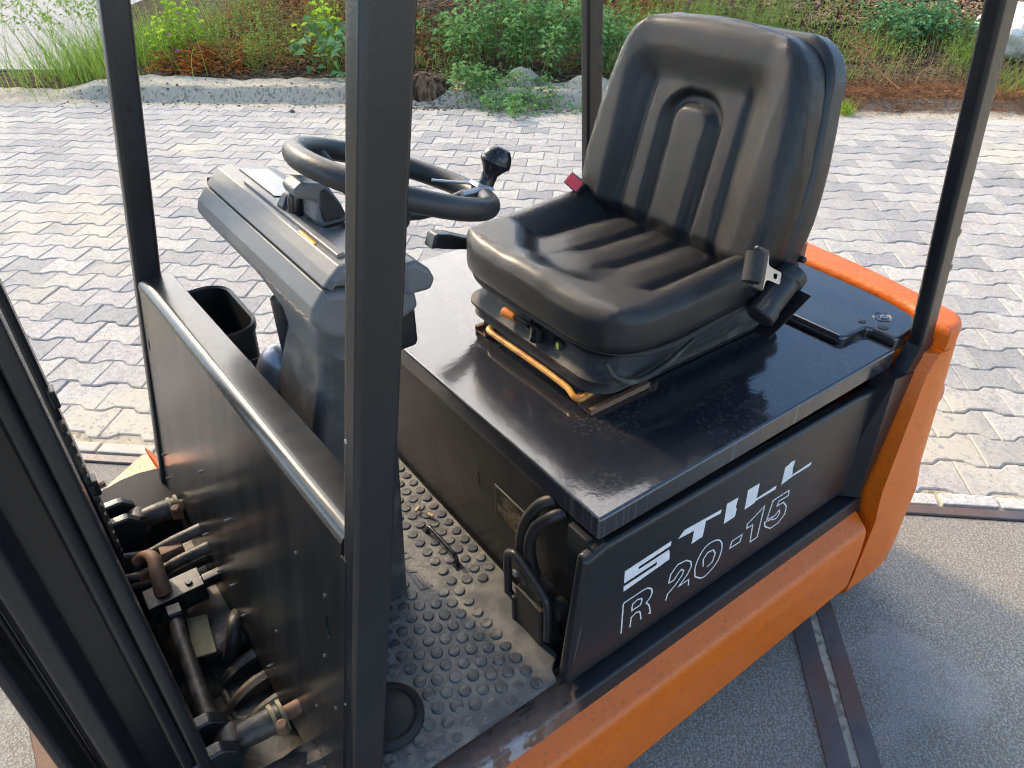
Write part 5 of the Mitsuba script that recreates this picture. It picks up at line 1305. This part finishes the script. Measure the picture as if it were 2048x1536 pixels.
u, v = scatter(r, 9000, [(-3.9, -1.9, 6.45, 8.6, 1.0), (0.2, 2.2, 6.45, 9.0, 1.0), (2.2, 3.9, 6.6, 8.0, 0.5), (-1.8, -1.2, 6.45, 7.2, 0.3)])
kp = meshkit.fbm(np.stack([u * 2.0, v * 2.0, 0 * u], 1), 3, seed=44) > 0.46
u, v = u[kp], v[kp]; n = len(u)
base = gxyz(u, v, ground_z(u, v) + r.uniform(0.0, 0.20, n) * (v > 6.5))
put('seedling_cover', leaves(base, rdir(r, n, 0.3), unit(np.array([0, 0, 1.0]) + r.normal(0, 0.4, (n, 3))), r.uniform(0.018, 0.045, n), r.uniform(0.008, 0.018, n), 0.2), 'm_leaf_weed', label='small green weed leaves spread over the bank', cat='weeds', kind='stuff')

# dry leaf litter and needles
def litter(n, boxes, L0, L1, W, lift, seed):
    r = np.random.default_rng(seed); u, v = scatter(r, n, boxes)
    p = gxyz(u, v, ground_z(u, v) + r.random(n) ** 2 * lift + 0.004)
    return leaves(p, rdir(r, n, 0.05), unit(np.array([0, 0, 1.0]) + r.normal(0, 0.5, (n, 3))), r.uniform(L0, L1, n), r.uniform(0.6, 1.3, n) * W, r.uniform(-0.2, 0.3, n)[:, None] * 0 + 0.1, 0.3)
put('leaf_litter', litter(9000, [(-3.9, -1.8, 6.5, 8.8, 2.0), (-1.8, -1.0, 6.6, 8.8, 0.7), (-0.9, 0.8, 7.4, 9.6, 0.8)], 0.03, 0.09, 0.026, 0.16, 51), 'm_dry_brown', label='curled brown leaf litter under the weeds at left', cat='leaf litter', kind='stuff')
put('rust_litter', litter(2600, [(-3.9, -3.0, 6.38, 6.9, 2.0), (-3.0, -1.9, 6.5, 8.0, 1.2), (-0.4, 0.5, 7.3, 8.4, 0.8), (-1.5, -0.9, 7.2, 8.2, 0.4)], 0.02, 0.07, 0.014, 0.16, 52), 'm_dry_rust', label='rust coloured dry foliage scattered through the left of the bank', cat='dry foliage', kind='stuff')
r2 = np.random.default_rng(53)
n = 15000
u = r2.uniform(1.15, 3.9, n); v = 6.16 + 0.05 * u * 0 + r2.normal(0, 0.12, n) + 0.12 * np.sin(u * 3.0) * 0.5 + r2.random(n) ** 3 * 0.25
p = gxyz(u, v, ground_z(u, v) + 0.006 + r2.random(n) ** 2 * 0.05)
q = p + rdir(r2, n, 0.0) * r2.uniform(0.03, 0.09, n)[:, None]
put('needle_litter', sticks(p, q, 0.0015, 0.0008), 'm_dry_brown', label='reddish brown needle litter in a band along the edge of the bank at right', cat='needle litter', kind='stuff')
# wood chips on the heap at right
n = 12000
u = np.r_[r2.uniform(1.5, 6.5, n // 2), r2.uniform(1.6, 5.0, n - n // 2)]; v = np.r_[r2.uniform(8.0, 13.0, n // 2), r2.uniform(7.7, 9.6, n - n // 2)]
z = ground_z(u, v) + 0.008 + r2.random(n) * 0.03
c = gxyz(u, v, z); d1 = rdir(r2, n, 0.0, 1.0); nn = unit(np.array([0, 0, 1.0]) + r2.normal(0, 0.55, (n, 3))); d1 = unit(d1 - nn * (d1 * nn).sum(1, keepdims=True)); d2 = np.cross(nn, d1)
L_ = r2.uniform(0.025, 0.085, n)[:, None] / 2; W_ = r2.uniform(0.010, 0.032, n)[:, None] / 2; H_ = 0.004
V = np.stack([c - d1 * L_ - d2 * W_, c + d1 * L_ * 1.0 - d2 * W_ * 0.7, c + d1 * L_ * 0.9 + d2 * W_, c - d1 * L_ * 0.8 + d2 * W_ * 0.9], 1)
V = np.concatenate([V + nn[:, None] * H_, V - nn[:, None] * H_], 1).reshape(-1, 3); k = np.arange(n)[:, None] * 8
f = np.concatenate([k + np.array([t]) for t in ([0, 1, 2], [0, 2, 3], [0, 4, 5], [0, 5, 1], [1, 5, 6], [1, 6, 2], [2, 6, 7], [2, 7, 3], [3, 7, 4], [3, 4, 0])])
put('wood_chips', M(V, f), 'm_chip', label='pale brown wood chips covering the heap at right', cat='wood chips', kind='stuff')
# twigs and dry branches
n = 900
u, v = scatter(r2, n, [(-1.75, -0.9, 6.9, 8.4, 2.4), (-2.3, -1.7, 7.4, 8.8, 1.2), (-3.8, -2.4, 6.6, 8.6, 1.0), (1.0, 2.2, 7.8, 9.2, 1.0)])
p = gxyz(u, v, ground_z(u, v) + r2.random(n) * 0.40 * ((u > -1.8) & (u < -0.85)) + 0.02)
q = p + unit(GU * r2.normal(0, 1, n)[:, None] + GV * r2.normal(0, 0.5, n)[:, None] + np.array([0, 0, 1.0]) * r2.normal(0.05, 0.35, n)[:, None]) * r2.uniform(0.15, 0.6, n)[:, None]
put('dry_twigs', sticks(p, q, 0.0045, 0.0015, r2.normal(0, 0.03, (n, 3))), 'm_twig', label='tangle of grey brown dry twigs behind the near front post', cat='twigs', kind='stuff')
# the dead fern frond hanging over the sand, single branches, the pipe, crumbs of earth
fr = np.array([(-3.42, 6.62, 0.26), (-3.46, 6.50, 0.20), (-3.50, 6.38, 0.10), (-3.52, 6.16, 0.01)])
fr3 = smooth_path(gxyz(fr[:, 0], fr[:, 1], fr[:, 2]), 8)
key = numbered('dead_frond'); labels[key] = {'label': 'rust coloured dead frond hanging over the sandy edge right of the far front post', 'category': 'dead frond'}
part(key, 'stalk', cat(tube(fr3, [0.006, 0.003], 6, 1, False), tube(gxyz(np.array([-3.46, -3.40, -3.28]), np.array([6.5, 6.3, 6.12]), np.array([0.20, 0.10, 0.0])), [0.004, 0.002], 6, 4)), 'm_twig', 30)
nn_ = 520; kk = r2.integers(0, len(fr3) - 8, nn_); bb_ = fr3[kk] + r2.normal(0, 0.05, (nn_, 3)) * np.array([1, 1, 0.6])
part(key, 'frond_leaf', leaves(bb_, rdir(r2, nn_, 0.15), np.tile([0, 0, 1.0], (nn_, 1)), r2.uniform(0.03, 0.08, nn_), 0.010, 0.25), 'm_dry_rust', False)
for (a, b, c, rad, lab) in (((-0.28, 6.62, 0.245), (-0.05, 6.60, 0.225), None, 0.024, None),):
    put('rusty_pipe', tube([gxyz(*a), gxyz(*b)], [rad, rad], 18, 2, False), 'm_rusty', 50, label='short rusty pipe end lying in the weeds by the far rear post', cat='pipe')
put('fallen_branch', tube(gxyz(np.array([-2.35, -2.15, -1.85, -1.55]), np.array([6.42, 6.45, 6.5, 6.5]), np.array([0.10, 0.15, 0.24, 0.30])), [0.004, 0.007], 8, 5), 'm_twig', 50, label='thin pale branch leaning on the bank beside the near front post', cat='branch')
put('dead_stalk', cat(tube(gxyz(np.array([2.35, 2.22, 2.08, 1.98]), np.array([6.25, 6.45, 6.70, 6.85]), np.array([0.10, 0.20, 0.32, 0.40])), [0.007, 0.003], 8, 5), leaves(gxyz(r2.normal(2.12, 0.06, 60), r2.normal(6.62, 0.1, 60), r2.normal(0.33, 0.06, 60)), rdir(r2, 60, 0.3), np.tile([0, 0, 1.0], (60, 1)), 0.05, 0.008, 0.2)), 'm_dry_brown', False, label='leaning reddish dead stalk before the clover patch at right', cat='dead stalk')
# clods and crumbs along the sandy edge
n = 1500
u = np.r_[r2.uniform(-4.4, 1.0, n // 2), r2.normal(-1.3, 0.25, n - n // 2)]; v = np.r_[r2.normal(5.92, 0.12, n // 2), r2.normal(6.02, 0.12, n - n // 2)]
s = r2.gamma(2.0, 0.0022, n) + 0.0015
ico = trimesh.creation.icosphere(0)
V = (ico.vertices[None] * (1 + r2.normal(0, 0.2, (n, 12, 1)))) * s[:, None, None] * np.array([1, 1, 0.7]) + gxyz(u, v, ground_z(u, v) + s * 0.3)[:, None]
f = (ico.faces[None] + (np.arange(n) * 12)[:, None, None]).reshape(-1, 3)
put('earth_crumbs', M(V.reshape(-1, 3), f), 'm_crumb', 20, label='dark crumbs of earth strewn along the sandy edge', cat='earth crumbs', kind='stuff')
# a low heap of dark sandy earth at the foot of the bush, and the sand slide beside it
def mound(u, v, ru, rv, h, seed, bsdf, name, lab):
    n = 40; a = np.linspace(0, 2 * np.pi, n, endpoint=False); rings = []
    for k in np.linspace(1, 0.02, 12):
        uu_, vv_ = u + ru * k * np.cos(a), v + rv * k * np.sin(a)
        nz = meshkit.fbm(np.stack([uu_ * 9, vv_ * 9, 0 * uu_], 1), 3, seed=seed) - 0.5
        rings.append(gxyz(uu_, vv_, ground_z(uu_, vv_) + h * (1 - k ** 2) ** 1.3 + nz * 0.035 * (1 - k ** 4) - 0.01 * (k > 0.95)))
    put(name, loft(rings, False, True), bsdf, True, label=lab, cat='heap')
mound(-1.35, 6.12, 0.24, 0.16, 0.10, 3, 'm_soil', 'earth_heap', 'small dark earth heap on the sand left of the bush')
mound(-0.60, 6.30, 0.20, 0.16, 0.12, 4, 'm_sand', 'sand_heap', 'sandy heap under the left part of the bush')
mound(-0.05, 6.20, 0.20, 0.15, 0.10, 5, 'm_sand', 'sand_heap', 'sandy heap left of the far rear post')
# the pale sack lying at the right edge
u_, v_ = np.meshgrid(np.linspace(0, np.pi, 40), np.linspace(0, 2 * np.pi, 61), indexing='ij')
sx_, sy_, sz_ = np.sin(u_) * np.cos(v_), np.sin(u_) * np.sin(v_), np.cos(u_)
sq = lambda t, e: np.sign(t) * np.abs(t) ** e
P = np.stack([3.95 + 0.62 * sq(sx_, 0.7), 7.35 + 0.50 * sq(sy_, 0.7), 0.22 + 0.20 * sq(sz_, 0.7)], -1)
w_ = meshkit.fbm(P * 6.0, 4, seed=12) - 0.5; w2 = meshkit.fbm(P * 17.0, 3, seed=13) - 0.5
P = P + np.stack([sx_, sy_, sz_], -1) * (w_ * 0.22 + w2 * 0.06)[..., None]
sk_ = grid_mesh(gxyz(P[..., 0], P[..., 1], P[..., 2] + 0.10)); put('white_sack', sk_, 'm_sack', True, label='crumpled white sack lying in the grass behind the rear post at right', cat='sack')
